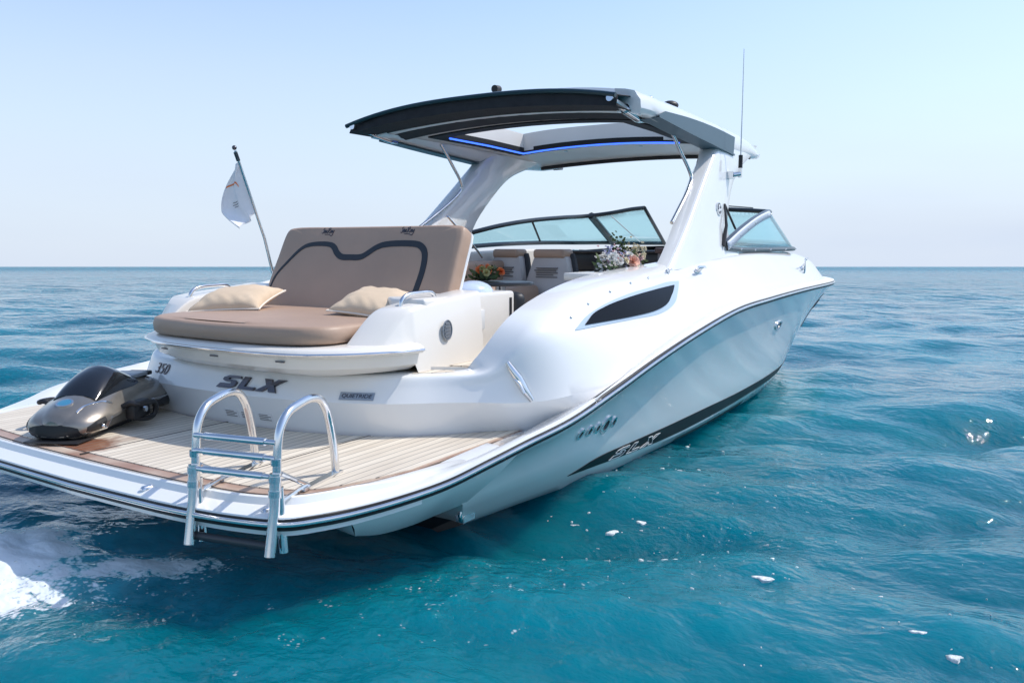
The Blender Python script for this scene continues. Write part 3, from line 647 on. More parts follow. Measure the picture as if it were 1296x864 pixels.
for yy in (.55, .05, -.45):
    i = min(range(len(arc)), key=lambda k_: abs(arc[k_][1] - yy)); a, b = inset(arc, .043)[i]
    m_ = MB(); m_.box((a, b, .872), (.012, .06, .008)); m_.build('drawer_vent', chrome_dark, Y_, bevel=.003)
# cushion
def cushion(outl, z0, z1, name, m, parent, crown=.02, rad=.035):
    n_ = len(outl); cx = sum(p[0] for p in outl) / n_; cy = sum(p[1] for p in outl) / n_
    def sc(d, z, cr_=0):
        o_ = []
        for a, b in outl:
            vv = Vector((a - cx, b - cy)); l = vv.length; vv = vv * (1 - d / l); o_.append(Vector((cx + vv.x, cy + vv.y, z + cr_)))
        return o_
    mm = MB(); mm.loft([sc(.02, z0), sc(.002, z0 + .012), sc(-.004, (z0 + z1) / 2), sc(.003, z1 - rad * .6), sc(rad * .35, z1 - rad * .2), sc(rad, z1), sc(rad * 1.6, z1 + .001)] + [[Vector((cx + (a - cx) * k, cy + (b - cy) * k, z1 + .001 + crown * (1 - k * k))) for a, b in outl] for k in (.85, .7, .5, .3, .12)], cv=True)
    o_ = len(mm.v) - n_; mm.f.append(tuple(range(o_, o_ + n_))); mm.m.append(0)
    mm.f.append(tuple(range(n_ - 1, -1, -1))); mm.m.append(0)
    return mm.build(name, m, parent, ang=60)
PADO = [(1.95, .84), (1.5, .84), (1.22, .83), (1.06, .80), (.94, .70), (.875, .55), (.85, .35), (.835, .1), (.84, -.15), (.865, -.36), (.93, -.54), (1.03, -.62), (1.2, -.625), (1.5, -.63), (1.95, -.66)]
po = [(p.x, p.y) for p in cr([(a, b, 0) for a, b in PADO], 4)]
pad = cushion(po, .952, 1.045, 'sunpad_cushion', vinyl, Y_, crown=.02)
# seams on the pad
# backrest: slab in the (y,z) plane leaning back
def bk(y, s_, t_): # s up the back, t thickness forward
    base = Vector((1.90, y, 1.06)); up = Vector((.255, 0, .52)).normalized(); nn = Vector((up.z, 0, -up.x)); return base + up * s_ + nn * t_
HB = .575
BO = [(.88, -.08), (.90, .12), (.895, .35), (.888, .53), (.872, .562), (.84, HB)]
prof = [(y, s_) for y, s_ in BO] + [(.4, HB + .004), (.1, HB + .004), (-.25, HB + .004), (-.60, HB), (-.632, .562), (-.645, .53), (-.655, .35), (-.665, .12), (-.66, -.08)]
pf = [(p.x, p.y) for p in cr([(a, b, 0) for a, b in prof], 5)]
cy_, cs_ = .12, .28
def brow(d, t_):
    out = []
    for a, b in pf:
        vx, vy = a - cy_, b - cs_; out.append(bk(cy_ + vx * (1 - d / max(abs(vx) + .25, .3)), cs_ + vy * (1 - d / .3), t_))
    return out
def bsc(k, t_): return [bk(cy_ + (a - cy_) * k, cs_ + (b - cs_) * k, t_) for a, b in pf]
mb = MB(); mb.loft([brow(.02, .10), brow(0, .09), brow(-.002, .05), brow(.002, .018), brow(.010, .006), brow(.024, 0), bsc(.93, -.003), bsc(.8, -.006), bsc(.6, -.009), bsc(.4, -.010), bsc(.2, -.011)], cv=True)
fi = bsc(.2, -.011); mb.add(fi, [tuple(range(len(fi)))]); fi = brow(.02, .10); mb.add(fi, [tuple(reversed(range(len(fi))))])
back = mb.build('backrest', vinyl, Y_, ang=50)
bsf = Surf(back)
dirb = (bk(0, 0, 1) - bk(0, 0, 0)); fb = lambda a, b: bk(a, b, -1.5)
def ribbon(P, wd):
    P = [Vector((p.x, p.y)) for p in cr([(a, b, 0) for a, b in P], 5)]; v = []; f = []
    for i, p in enumerate(P):
        t = P[min(i + 1, len(P) - 1)] - P[max(0, i - 1)]; t.normalize(); n_ = Vector((-t.y, t.x)); ww = (wd[0] + (wd[1] - wd[0]) * min(1, i / (len(P) * .35))) if isinstance(wd, tuple) else wd
        v += [tuple(p - n_ * ww / 2), tuple(p), tuple(p + n_ * ww / 2)]
    for i in range(len(P) - 1):
        for j in (0, 1): a = i * 3 + j; f.append((a, a + 1, a + 4, a + 3))
    return v, f
band_pts = [(.86, .09), (.84, .20), (.76, .31), (.67, .405), (.60, .432), (.41, .432), (.365, .41), (.33, .375), (.28, .345), (.19, .340), (.10, .345), (.05, .375), (.0, .41), (-.06, .432), (-.30, .438), (-.355, .425), (-.40, .385), (-.425, .28), (-.415, .07)]
v, f = ribbon(band_pts, (.012, .042)); patch(bsf, dirb, fb, v, f, .003, .004).build('dark_band', vinyl_dark, back)
def script(yc, sc_):
    """flowing 'Sea Ray' handwriting as one ribbon per stroke; y runs to port, so letters run towards -y"""
    G = [[(.16, .95), (.05, 1.0), (-.02, .82), (.10, .6), (.16, .35), (.02, .1), (-.14, .18)], [(.26, .35), (.42, .5), (.38, .68), (.27, .5), (.30, .2), (.46, .18), (.56, .4)], [(.72, .6), (.58, .5), (.58, .2), (.72, .3), (.76, .6), (.76, .2), (.86, .25)],
         [(1.06, .98), (1.0, .1)], [(.90, .85), (1.15, 1.05), (1.36, .85), (1.22, .6), (1.05, .52), (1.25, .3), (1.42, .12)], [(1.70, .6), (1.52, .5), (1.52, .2), (1.68, .3), (1.73, .6), (1.73, .2), (1.82, .3)], [(1.88, .6), (1.92, .25), (2.08, .35), (2.14, .62), (2.06, -.2), (1.86, -.3), (1.5, -.12), (.6, -.08)]]
    vv = []; ff = []
    for g in G:
        v, f = ribbon([(yc - (a - 1) * sc_, HB - .062 + b * sc_) for a, b in g], .0042); o_ = len(vv); vv += v; ff += [tuple(i + o_ for i in q) for q in f]
    return patch(bsf, dirb, fb, vv, ff, .003, .004)
script(.475, .046).build('embroidery', chrome_dark, back); script(-.215, .046).build('embroidery', chrome_dark, back)
# pale back shell behind the backrest
mb = MB(); mb.loft([brow(.012, .092), brow(.0, .10), brow(.0, .115), brow(.03, .13), brow(.06, .14)]); fi = brow(.06, .14); mb.add(fi, [tuple(reversed(range(len(fi))))]); mb.build('backrest_shell', gel, Y_, ang=50)
# side wings of the sunpad
def wing(sg, yo, yi, name='sunpad_wing'):
    prof = [(1.08, .94), (1.165, 1.01), (1.25, 1.075), (1.31, 1.108), (1.36, 1.122), (1.45, 1.135), (1.62, 1.15), (1.80, 1.165), (2.02, 1.185)]
    P = cr([(a, 0, b) for a, b in prof], 4); rows = []
    for i, p in enumerate(P):
        t = i / (len(P) - 1); y1 = yi; y2 = yo[0] + (yo[1] - yo[0]) * min(1, t * 2.2) ** .7; xo = .10 * (1 - t)
        rows.append([Vector((p.x, y1 * sg, .94)), Vector((p.x, y1 * sg, p.z - .02)), Vector((p.x + .004, (y1 + .006) * sg, p.z - .006)), Vector((p.x + .01, (y1 + .02) * sg, p.z)), Vector((p.x + xo * .8, (y2 - .022) * sg, p.z - .001)), Vector((p.x + xo, (y2 - .006) * sg, p.z - .008)), Vector((p.x + xo, (y2 + .002) * sg, p.z - .022)), Vector((p.x + xo * 1.2, (y2 + .03) * sg, .775 + .16 * max(0, min(1, (1.34 - p.x) / .10))))])
    m_ = MB().loft(rows); m_.add(rows[0], [tuple(range(8))]); m_.add(rows[-1], [tuple(reversed(range(8)))])
    return m_.build(name, gel_in, Y_, ang=45)
wing(-1, (.80, .84), .645); wing(1, (1.02, 1.16), .87)
def handle(P, r_=.012, name='grab_handle'):
    return MB().tube(cr(P, 6), r_, 10).build(name, steel, Y_)
handle([(1.42, -.74, 1.12), (1.43, -.74, 1.155), (1.47, -.74, 1.18), (1.58, -.745, 1.19), (1.68, -.75, 1.185), (1.71, -.75, 1.15)])
handle([(1.38, .96, 1.10), (1.39, .96, 1.145), (1.44, .965, 1.175), (1.58, .97, 1.185), (1.68, .97, 1.18), (1.71, .97, 1.15)])
# galley unit on the starboard side of the walkway
gu = MB(); gu.prism([(1.50, -.84), (1.70, -.815), (1.88, -.79), (2.48, -.795), (2.48, .2), (2.15, .2), (1.50, -.6)], .797, 1.163); gu.build('galley_unit', gel_in, Y_, bevel=.02, seg=3)
m_ = MB(); m_.box((2.13, -.802, .985), (.62, .028, .34)); dr_ = m_.build('galley_door', gel_in, Y_, bevel=.01)
m_ = MB(); m_.box((2.395, -.8175, .99), (.022, .006, .27)); m_.build('slot', rubber, dr_)
m_ = MB(); m_.box((2.03, -.820, 1.01), (.13, .014, .12)); m_.build('latch_pocket', gel, dr_, bevel=.006)
m_ = MB(); m_.box((1.85, -.826, 1.045), (.13, .02, .022)); m_.build('hinge', steel, Y_, bevel=.004)
v, f = disc(1.66, .985, .042, .055, 28)
m_ = MB(); m_.add([(a, -.868, b) for a, b in v], f); m_.tube([(1.66 + .042 * math.cos(t), -.870, .985 + .055 * math.sin(t)) for t in np.linspace(0, 2 * math.pi, 30)[:-1]], .003, 6, closed=True)
for k_ in range(5): m_.box((1.66, -.872, .95 + .018 * k_), (.055 - .008 * abs(k_ - 2), .006, .008))
m_.build('speaker_grille', plaque, Y_)
# domed bar top above the galley
m_ = MB(); m_.sphere((2.27, -.62, 1.155), (.14, .12, .075), 24, 12); m_.build('sink_cover', mat('cover_blue_white', (.55, .64, .80), .2, coat=.5), Y_)

# hardtop
def zt(x, y): return 2.605 - .10 * (abs(y) / 1.2) ** 3 - .010 * max(0, x - 4) ** 2 - .16 * max(0, x - 5.7) ** 2 + .0 * x
def zu(x, y): return 2.44 - .075 * (abs(y) / 1.2) ** 2 - .02 * max(0, x - 4.6) - .03 * max(0, x - 5.8)
xs = [3.42, 3.5, 3.65, 3.8, 3.98, 4.3, 4.6, 4.9, 5.2, 5.45, 5.7, 5.9, 6.1, 6.25, 6.36]
ys = [-1.19, -1.16, -1.1, -1.03, -.95, -.84, -.7, -.55, -.4, -.2, 0, .2, .4, .55, .68, .80, .9, .95, 1.03, 1.1, 1.16, 1.19]
hxi, hyi = (4, 8), (5, 15)
def px(x, y):   # plan outline: rounded front, slightly swept aft edge
    t = (x - 3.42) / (6.36 - 3.42); return x + (.05 * (1 - t)) - t ** 6 * .28 * (abs(y) / 1.24) ** 2 - (1 - t) * .04 * (abs(y) / 1.24) ** 4
ht = MB()
gt = [[Vector((px(x, y), y, zt(x, y) - (.03 if abs(y) > 1.22 else 0))) for y in ys] for x in xs]; gu_ = [[Vector((px(x, y), y, zu(x, y) - (0 if abs(y) < 1.22 else -.02))) for y in ys] for x in xs]
def gridf(g, skip, flip):
    nx, ny = len(g), len(g[0]); fs = []
    for i in range(nx - 1):
        for j in range(ny - 1):
            if skip and hxi[0] <= i < hxi[1] and hyi[0] <= j < hyi[1]: continue
            q_ = (i * ny + j, (i + 1) * ny + j, (i + 1) * ny + j + 1, i * ny + j + 1); fs.append(q_ if flip else tuple(reversed(q_)))
    return fs
ht.add([p for r_ in gt for p in r_], gridf(gt, True, True)); ht.add([p for r_ in gu_ for p in r_], gridf(gu_, True, False), 1)
def walls(mm, loop_t, loop_u, bulge, mi):
    rows = []
    c_ = sum(loop_t, Vector()) / len(loop_t)
    for a, b in zip(loop_t, loop_u):
        o_ = (a - c_); o_.z = 0; o_.normalize(); rows.append([a, a.lerp(b, .25) + o_ * bulge, a.lerp(b, .7) + o_ * bulge * .8, b])
    mm.loft(rows, cu=True, mi=mi)
nx, ny = len(xs), len(ys)
per = [(0, j) for j in range(ny)] + [(i, ny - 1) for i in range(1, nx)] + [(nx - 1, j) for j in range(ny - 2, -1, -1)] + [(i, 0) for i in range(nx - 2, 0, -1)]
walls(ht, [gt[i][j] for i, j in per], [gu_[i][j] for i, j in per], .03, 0)
hol = [(hxi[0], j) for j in range(hyi[0], hyi[1] + 1)] + [(i, hyi[1]) for i in range(hxi[0] + 1, hxi[1] + 1)] + [(hxi[1], j) for j in range(hyi[1] - 1, hyi[0] - 1, -1)] + [(i, hyi[0]) for i in range(hxi[1] - 1, hxi[0], -1)]
walls(ht, [gt[i][j] for i, j in hol], [gu_[i][j] for i, j in hol], .0, 1)
def fair(x):
    zb = np.interp(x, [3.44, 3.7, 4.3, 5.0, 5.6, 6.3, 6.5], [2.352, 2.338, 2.305, 2.27, 2.27, 2.30, 2.33]); e = max(0, (x - 6.0) / .5) ** 2 * .07; g = max(0, (3.62 - x) / .2) ** 2 * .03
    zt_ = zt(x, 1.17); zm = zt_ - zb
    return [(1.04, zt(x, 1.04) - .004), (1.12, zt(x, 1.12) + .002), (1.19 - e, zt_ - .004), (1.243 - e - g, zt_ - .028 - .1 * g), (1.272 - e - g, zt_ - min(.07, zm * .5)), (1.276 - e - g, zb + .035), (1.262 - e - g, zb + .010), (1.225 - e, zb - .002), (1.15, zb + .012), (1.05, zu(x, 1.05) - .003)]
for sg in (-1, 1):
    rows = [[Vector((x + .02 * (1 if k_ > 5 and x < 3.6 else 0), sg * a, b)) for k_, (a, b) in enumerate(fair(x))] for x in np.linspace(3.40, 6.50, 34)]
    c0, c1 = rows[0], rows[-1]; ht.loft(rows)
    for c_ in (c0, c1): ht.add(c_, [tuple(range(len(c_)))])
hardtop = ht.build('hardtop', [gel, under], Y_, ang=35)
# black frame round the skylight, blue light strip along two of its sides
def hole_pt(t, d, z):
    """t in 0..4 around the opening; d outward"""
    x0, x1 = 3.99, 5.22; y0, y1 = -.84, .80; c_ = [(x0 - d, y0 - d), (x0 - d, y1 + d), (x1 + d, y1 + d), (x1 + d, y0 - d)]
    i = int(t) % 4; u = t - int(t); a = c_[i]; b = c_[(i + 1) % 4]; x = a[0] + (b[0] - a[0]) * u; y = a[1] + (b[1] - a[1]) * u
    return Vector((x, y, zu(x, y) + z))
tt = [i + k_ / 8 for i in range(4) for k_ in range(8)]
m_ = MB(); m_.loft([[hole_pt(t, .15, .004), hole_pt(t, .145, -.012), hole_pt(t, .012, -.014), hole_pt(t, -.006, -.010), hole_pt(t, -.006, .03)] for t in tt], cu=True); m_.build('skylight_frame', frame_matte, Y_)
m_ = MB(); m_.tube([hole_pt(t, .022, -.020) for t in np.linspace(1.02, 2.98, 33)], .0085, 8); m_.build('light_strip', led, Y_)
# front edge black trim under the hardtop
m_ = MB(); q = [Vector((px(6.32, y) + .01, y, zu(6.3, y) - .012)) for y in np.linspace(-1.12, 1.12, 25)]; m_.tube(q, .026, 8); m_.build('front_seal', rubber, Y_)
# downlights
for x, y in ((3.85, -.2), (3.85, .3), (5.55, .5), (5.6, -.3), (5.0, 1.0)):
    m_ = MB(); v, f = disc(x, y, .022, .022, 16); m_.add([(a, b, zu(a, b) - .003) for a, b in v], f); m_.build('downlight', steel, Y_)
# rear sunshade: black canvas on a curved bow with side arms
def sh(x, y): return 2.555 - .115 * (abs(y) / 1.25) ** 2.6 - .10 * (3.45 - x) 
m_ = MB(); rows = []
for x in (3.17, 3.22, 3.3, 3.38, 3.46): rows.append([Vector((x + .06 * (1 - (abs(y) / 1.25) ** 2) * 0 + .04 * (abs(y) / 1.25) ** 8, y, sh(x, y) + .02)) for y in np.linspace(-1.16, 1.24, 25)])
for x in (3.46, 3.74, 3.46, 3.20, 3.17): rows.append([Vector((x, y, min(sh(min(x, 3.46), y) - .045 - (.03 if x > 3.4 else 0), zu(x, y) + .004 if x < 3.7 else zu(x, y) - .006))) for y in np.linspace(-1.16, 1.24, 25)])
m_.loft(rows[:5] + [rows[5]] ); m_.loft([rows[5], rows[6]]); m_.loft([rows[5], rows[8], rows[9], rows[0]]); shade = m_.build('sunshade', canvas, Y_, ang=50, solid=.008)
m_ = MB(); m_.tube([Vector((3.16, y, sh(3.16, y) + .012)) for y in np.linspace(-1.16, 1.26, 25)], .018, 8); m_.build('bow_tube', mat('teal_black_tube', (.03, .06, .07), .2, .4), shade)
for sg, y in ((-1, -1.12), (1, 1.19)):
    m_ = MB(); m_.tube([(3.15, y, sh(3.16, y) - .01), (3.4, y + .0, 2.39), (3.62, y + .0, 2.362)], .026, 12); m_.tube([(3.40, y, 2.39), (3.62, y, 2.362)], .036, 12); m_.box((3.66, y, 2.352), (.09, .05, .04)); m_.build('shade_arm', steel, Y_)
# blue-grey recessed side panels
def rec(sg):
    lo_ = [(3.60, 2.36), (4.2, 2.322), (4.9, 2.285), (5.38, 2.258)]; hi_ = [(3.75, 2.408), (4.3, 2.428), (4.9, 2.428), (5.42, 2.41)]
    v, f = strip(lo_, hi_, 6, 2); m_ = MB(); n_ = len(v)
    m_.add([(a, sg * (1.284 - (b - 2.26) * .03), b) for a, b in v] + [(a, sg * 1.18, b) for a, b in v], [tuple(q_) for q_ in f])
    m_.loft([[(a, sg * (1.284 - (b - 2.26) * .03), b), (a, sg * 1.296, b), (a, sg * 1.296, b - .014), (a, sg * 1.15, b - .02)] for a, b in [(p.x, p.y) for p in cr([(a, b, 0) for a, b in lo_], 6)]])
    return m_.build('side_panel', bluegrey, Y_, ang=30)
rec(-1); rec(1)
# hardtop shoulder fairing down to the legs (outer skin)
def leg(sg):
    k5 = 5.0
    AFT = [(3.66, 1.27), (3.80, 1.36), (4.10, 1.574), (4.54, 1.927), (4.83, 2.165), (4.96, 2.28), (5.05, 2.36)]
    FWD = [(5.60, 1.34), (5.24, 1.46), (5.16, 1.62), (5.38, 1.98), (5.68, 2.16), (6.05, 2.30), (6.30, 2.42)] if sg < 0 else [(4.9, 1.34), (4.86, 1.46), (4.88, 1.62), (5.22, 1.98), (5.48, 2.16), (5.85, 2.29), (6.2, 2.40)]
    OUT = [1.385, 1.37, 1.345, 1.305, 1.285, 1.272, 1.262]; INN = [1.20, 1.20, 1.17, 1.13, 1.11, 1.08, 1.05]
    a = cr([(p[0], 0, p[1]) for p in AFT], 5); b = cr([(p[0], 0, p[1]) for p in FWD], 5); o_ = cr([(k_, v_, 0) for k_, v_ in enumerate(OUT)], 5); i_ = cr([(k_, v_, 0) for k_, v_ in enumerate(INN)], 5)
    rows = []
    for k_ in range(len(a)):
        A1, B1, yo, yi = a[k_], b[k_], o_[k_].y, i_[k_].y; e = .05
        def pt(u, y): q_ = A1.lerp(B1, u); return Vector((q_.x, y * sg, q_.z))
        rows.append([pt(0, yi + .04), pt(.0, yo - .045), pt(.02, yo - .018), pt(.07, yo - .002), pt(.3, yo + .006), pt(.7, yo + .004), pt(.93, yo - .006), pt(.985, yo - .025), pt(1, yo - .06), pt(1, yi + .02), pt(.9, yi), pt(.1, yi)])
    return MB().loft(rows, cv=True).build('hardtop_leg', gel, Y_, ang=50)
lS = leg(-1); lP = leg(1)
for sg, lg in ((-1, lS), (1, lP)):
    # steel strut from the hardtop to the aft edge of the leg
    y = 1.14 if sg < 0 else 1.06
    MB().tube(cr([(4.18, sg * y, 2.375), (4.38, sg * (y + .02), 2.20), (4.54, sg * (y + .04), 2.06), (4.57, sg * (y + .05), 2.0), (4.50, sg * (y + .06), 1.92), (4.18, sg * (y + .09), 1.72), (4.0, sg * (y + .11), 1.62)], 5), .015, 10).build('strut', steel, Y_)
    # emblem
    v, f = disc(4.86, 1.757, .062, .056, 32, .82); y0 = lambda a, b: (a, -sg * -4, b)
    ss = Surf(lg); dd = (0, -sg, 0)
    em = patch(ss, dd, lambda a, b: (a, sg * 4, b), v, f, .008, .01).build('round_emblem', steel, Y_)
    v, f = disc(4.86, 1.757, .051, .046, 28); patch(ss, dd, lambda a, b: (a, sg * 4, b), v, f, .005, .006).build('emblem_field', chrome_dark, em)
    for P in ([(4.825, 1.735), (4.845, 1.745), (4.85, 1.77), (4.87, 1.785), (4.885, 1.78)], [(4.85, 1.735), (4.87, 1.75), (4.89, 1.745), (4.90, 1.76)]):
        v, f = ribbon(P, .016); patch(ss, dd, lambda a, b: (a, sg * 4, b), v, f, .009, .005).build('emblem_mark', paper, em)
# small camera / light domes on the roof
m_ = MB(); m_.tube([(3.52, .02, 2.60), (3.52, .02, 2.635)], .022, 10); m_.tube([(3.49, .02, 2.65), (3.55, .02, 2.655)], .030, 12); m_.build('roof_light', rubber, Y_)
m_ = MB(); m_.sphere((4.5, -1.02, 2.575), (.07, .07, .04), 14, 8); m_.build('roof_dome', rubber, Y_)
m_ = MB(); m_.sphere((3.72, -1.17, 2.50), (.035, .03, .02), 10, 6); m_.build('roof_cleat', steel, Y_)
m_ = MB(); m_.box((5.95, -1.255, 2.285), (.07, .012, .035)); m_.build('rain_vent', rubber, Y_)
# antenna
an = MB(); an.box((5.20, -1.325, 2.06), (.07, .05, .06)); an.tube([(5.20, -1.34, 2.06), (5.24, -1.39, 2.07)], .022, 12); an.tube([(5.24, -1.39, 2.04), (5.24, -1.39, 2.12)], .016, 10); ant = an.build('antenna_mount', steel, Y_)
MB().tube([(5.24, -1.39, 2.12), (5.24, -1.39, 2.135), (5.24, -1.39, 2.165), (5.24, -1.39, 2.18), (5.24, -1.39, 2.23)], .018, 10).build('antenna_collar', rubber, ant)
MB().tube([(5.24, -1.39, 2.23), (5.24, -1.39, 2.6), (5.235, -1.39, 3.12)], [.006, .005, .003], 6).build('antenna_whip', paper, ant)

# coaming side window: pale frame and dark pane
lo_ = [(2.02, .985), (2.3, .992), (2.7, 1.0), (3.1, 1.012), (3.35, 1.06), (3.50, 1.13), (3.63, 1.19)]
hi_ = [(2.03, .992), (2.18, 1.045), (2.45, 1.10), (2.8, 1.145), (3.2, 1.175), (3.45, 1.195), (3.635, 1.197)]
v, f = strip(lo_, hi_, 6, 6); wf = patch(tsf, SY, side, v, f, .004, .008).build('side_window', mat('window_frame_pale', (.42, .52, .62), .3), Y_)
lo_ = [(2.13, 1.004), (2.4, 1.008), (2.7, 1.014), (3.03, 1.03), (3.22, 1.06), (3.36, 1.11), (3.50, 1.165)]
hi_ = [(2.14, 1.010), (2.27, 1.056), (2.48, 1.092), (2.8, 1.126), (3.1, 1.148), (3.35, 1.163), (3.505, 1.171)]
v, f = strip(lo_, hi_, 6, 6); patch(tsf, SY, side, v, f, .010, .008).build('pane', glass_dark, wf)
# snap studs along the coaming
for x, z in ((2.05, 1.05), (2.3, 1.11), (2.62, 1.165), (2.95, 1.205), (3.25, 1.228), (3.6, 1.25)):
    p = tsf.hit((x, -4, z), SY, .002)
    m_ = MB(); m_.sphere(p, .008, 8, 6); m_.build('snap_stud', steel, Y_)
# cleats and small deck fittings
def cleat(x, z, s_=1.0, d_=(1, 0, 0)):
    p = tsf.hit((x, -4, z), SY, 0); m_ = MB(); dv = Vector(d_) * .055 * s_; up = Vector((0, -.03, .03)) * s_
    m_.sphere(p, (.045 * s_, .015, .035 * s_), 14, 8)
    m_.tube([p - dv * .4, p - dv * .4 + up], .010 * s_, 8); m_.tube([p + dv * .4, p + dv * .4 + up], .010 * s_, 8); m_.tube([p - dv * 1.4 + up, p - dv + up * 1.15, p + dv + up * 1.15, p + dv * 1.4 + up], .010 * s_, 8)
    return m_.build('cleat', steel, Y_)
cleat(4.07, 1.25, 1.1); cleat(3.62, 1.262, .55); cleat(7.36, 1.20, 1.0, (0, 0, 1)); cleat(8.1, 1.29, .5)
# pull-up cleat on the stern quarter
pts = [tsf.hit((x, -4, z), SY, .006) for x, z in ((1.70, .645), (1.66, .70), (1.645, .76), (1.66, .82))]
qx = [tsf.hit((-1, y, z), (1, 0, 0), .006) for y, z in ((-1.40, .645), (-1.365, .70), (-1.335, .76), (-1.30, .815), (-1.285, .845))]
if all(qx):
    m_ = MB(); m_.tube(qx, [.014, .024, .026, .020, .012], 10); c1 = qx[1].lerp(qx[2], .3); m_.tube([c1 + Vector((-.03, -.03, -.03)), c1 + Vector((-.03, 0, .02)), c1 + Vector((-.03, .03, .04))], .008, 8); m_.build('stern_cleat', steel, Y_)

# lettering on the transom: cast along +x
AX = (1, 0, 0); fx = lambda y, z: (-3, y, z)
def tcast(v): return [(-a, b) for a, b in v]
def solid_letters(x0, z0, wd, ht_, gap, slant):
    vv = []; ff = []
    for k_, g in enumerate((S_, L_, X1)):
        P = [(x0 + k_ * (wd + gap) + a * wd + slant * b, z0 + b * ht_) for a, b in g]
        import mathutils
        tri = mathutils.geometry.tessellate_polygon([[Vector((a, b, 0)) for a, b in P]]); o_ = len(vv); vv += P; ff += [tuple(i + o_ for i in t) for t in tri]
    return vv, ff
vv, ff = solid_letters(-.215, .665, .115, .066, .03, .035)
vv = [(-a, b) for a, b in vv]
patch(tsf, AX, fx, vv, ff, .014, .014).build('lettering', chrome_dark, Y_, smooth=False)
v3, f3 = text_mb('350', .085, .25)
patch(tsf, AX, fx, [(-a * 1.2 + .80, b + .712) for a, b, _ in v3], f3, .006, .006).build('numbers', chrome_dark, Y_, smooth=False)
v, f = strip([(-.575, .655), (-.66, .655), (-.745, .655)], [(-.575, .692), (-.66, .692), (-.745, .692)], 4, 2)
pq = patch(tsf, AX, fx, v, f, .007, .007).build('plaque', plaque, Y_)
v3, f3 = text_mb('QUIETRIDE', .026, .1); patch(tsf, AX, fx, [(-a * 1.15 - .66, b + .6735) for a, b, _ in v3], f3, .010, .004).build('lettering', chrome_dark, pq, smooth=False)
for yc in (.15, .03, -.10):
    v, f = strip([(yc + .05, .50), (yc - .05, .50)], [(yc + .05, .545), (yc - .05, .545)], 4, 2); o = patch(tsf, AX, fx, v, f, .002, .003).build('warning_sticker', paper, Y_)
    vv = []; ff = []
    for k_ in range(4):
        v, f = lay([[(yc + .04, .508 + .0095 * k_), (yc - .04 + .02 * (k_ % 2), .508 + .0095 * k_)]], .003); o_ = len(vv); vv += v; ff += [tuple(i + o_ for i in q_) for q_ in f]
    patch(tsf, AX, fx, vv, ff, .004, .003).build('print', ink, o)
for y, z in ((-.465, .428), (-1.10, .42), (.9, .43)):
    x = np.interp(abs(y), [0, .7, 1.0, 1.2], [.06, .075, .12, .2]); m_ = MB(); m_.tube([(x + .03, y, z), (x - .004, y, z), (x - .012, y, z - .002)], [.018, .018, .012], 14); m_.build('deck_socket', steel, Y_)

# windshield: tinted glass, black frame
top_p = [(5.02, 1.33, 1.578), (5.55, 1.30, 1.665), (6.136, 1.25, 1.736), (6.75, 1.18, 1.785), (7.15, 1.08, 1.812), (7.30, .85, 1.845), (7.22, .5, 1.885), (7.14, .30, 1.894)]
bot_p = [(5.05, 1.36, 1.44), (5.6, 1.345, 1.465), (6.43, 1.30, 1.485), (7.3, 1.24, 1.488), (7.9, 1.12, 1.49), (8.05, .9, 1.485), (7.88, .5, 1.482), (7.72, .27, 1.481)]
def wshield(tp_, bt_, mull, name):
    a = cr(tp_, 8); b = cr(bt_, 8); fr = MB(); root = None
    fr.tube(a, .025, 8); fr.tube(b, .024, 8); fr.tube([a[0], b[0]], .014, 8); fr.tube([a[-1], b[-1]], .022, 8)
    for i, r_ in mull: fr.tube([a[i], b[i]], r_, 8)
    root = fr.build('windshield_frame', mat('frame_black', (.035, .042, .045), .25, .4), Y_)
    g = MB().loft([[p.lerp(q_, t) for t in (0, .25, .5, .75, 1)] for p, q_ in zip(a, b)]); g.build('glass', wglass, root, ang=80, solid=.006, off=0)
    return root
wsp = wshield(top_p, bot_p, [(16, .012), (34, .045)], 'port')
MB().tube([(6.9, .62, 1.80), (7.42, .47, 1.50)], .006, 6).build('prop_rod', steel, wsp)
top_s = [(4.93, -1.37, 1.47), (5.5, -1.33, 1.60), (6.15, -1.28, 1.72), (6.75, -1.23, 1.80), (7.01, -1.18, 1.812), (7.14, -.95, 1.835), (7.2, -.6, 1.86), (7.14, -.42, 1.87)]
bot_s = [(4.97, -1.375, 1.43), (5.5, -1.36, 1.415), (6.2, -1.35, 1.412), (7.1, -1.33, 1.415), (7.80, -1.26, 1.42), (7.98, -1.0, 1.44), (7.9, -.6, 1.47), (7.72, -.42, 1.48)]
wss = wshield(top_s, bot_s, [(33, .014)], 'starboard')
# pale canvas strip with studs along the starboard top rail
a = cr(top_s[:5], 8); m_ = MB(); m_.loft([[p + Vector((0, -.012, .02)), p + Vector((0, -.030, -.0)), p + Vector((.02, -.032, -.055))] for p in a])
st2 = m_.build('cover_strip', mat('pale_canvas', (.62, .66, .74), .6), wss, solid=.006)
for i in range(2, len(a), 4): MB().sphere(a[i] + Vector((.01, -.034, -.03)), .007, 8, 5).build('snap_stud', steel, wss)
for i in range(0, 33, 6): MB().sphere(cr(bot_s, 8)[i] + Vector((0, -.024, 0)), .009, 8, 5).build('screw', steel, wss)
MB().tube([(4.87, -1.375, 1.45), (4.96, -1.37, 1.62), (5.02, -1.33, 1.80)], [.022, .014, .006], 8).build('wing_brace', rubber, Y_)
MB().tube([(5.02, -1.33, 1.80), (5.35, -1.33, 1.60)], .010, 6).build('wing_brace', rubber, Y_)
MB().tube([(4.95, -1.2, 1.80), (7.05, -1.0, 1.86)], .006, 6).build('top_brace', rubber, Y_)
MB().tube([(4.30, 1.08, 1.72), (4.85, 1.12, 1.40), (4.95, 1.13, 1.33)], .011, 8).build('grab_rail', steel, Y_)

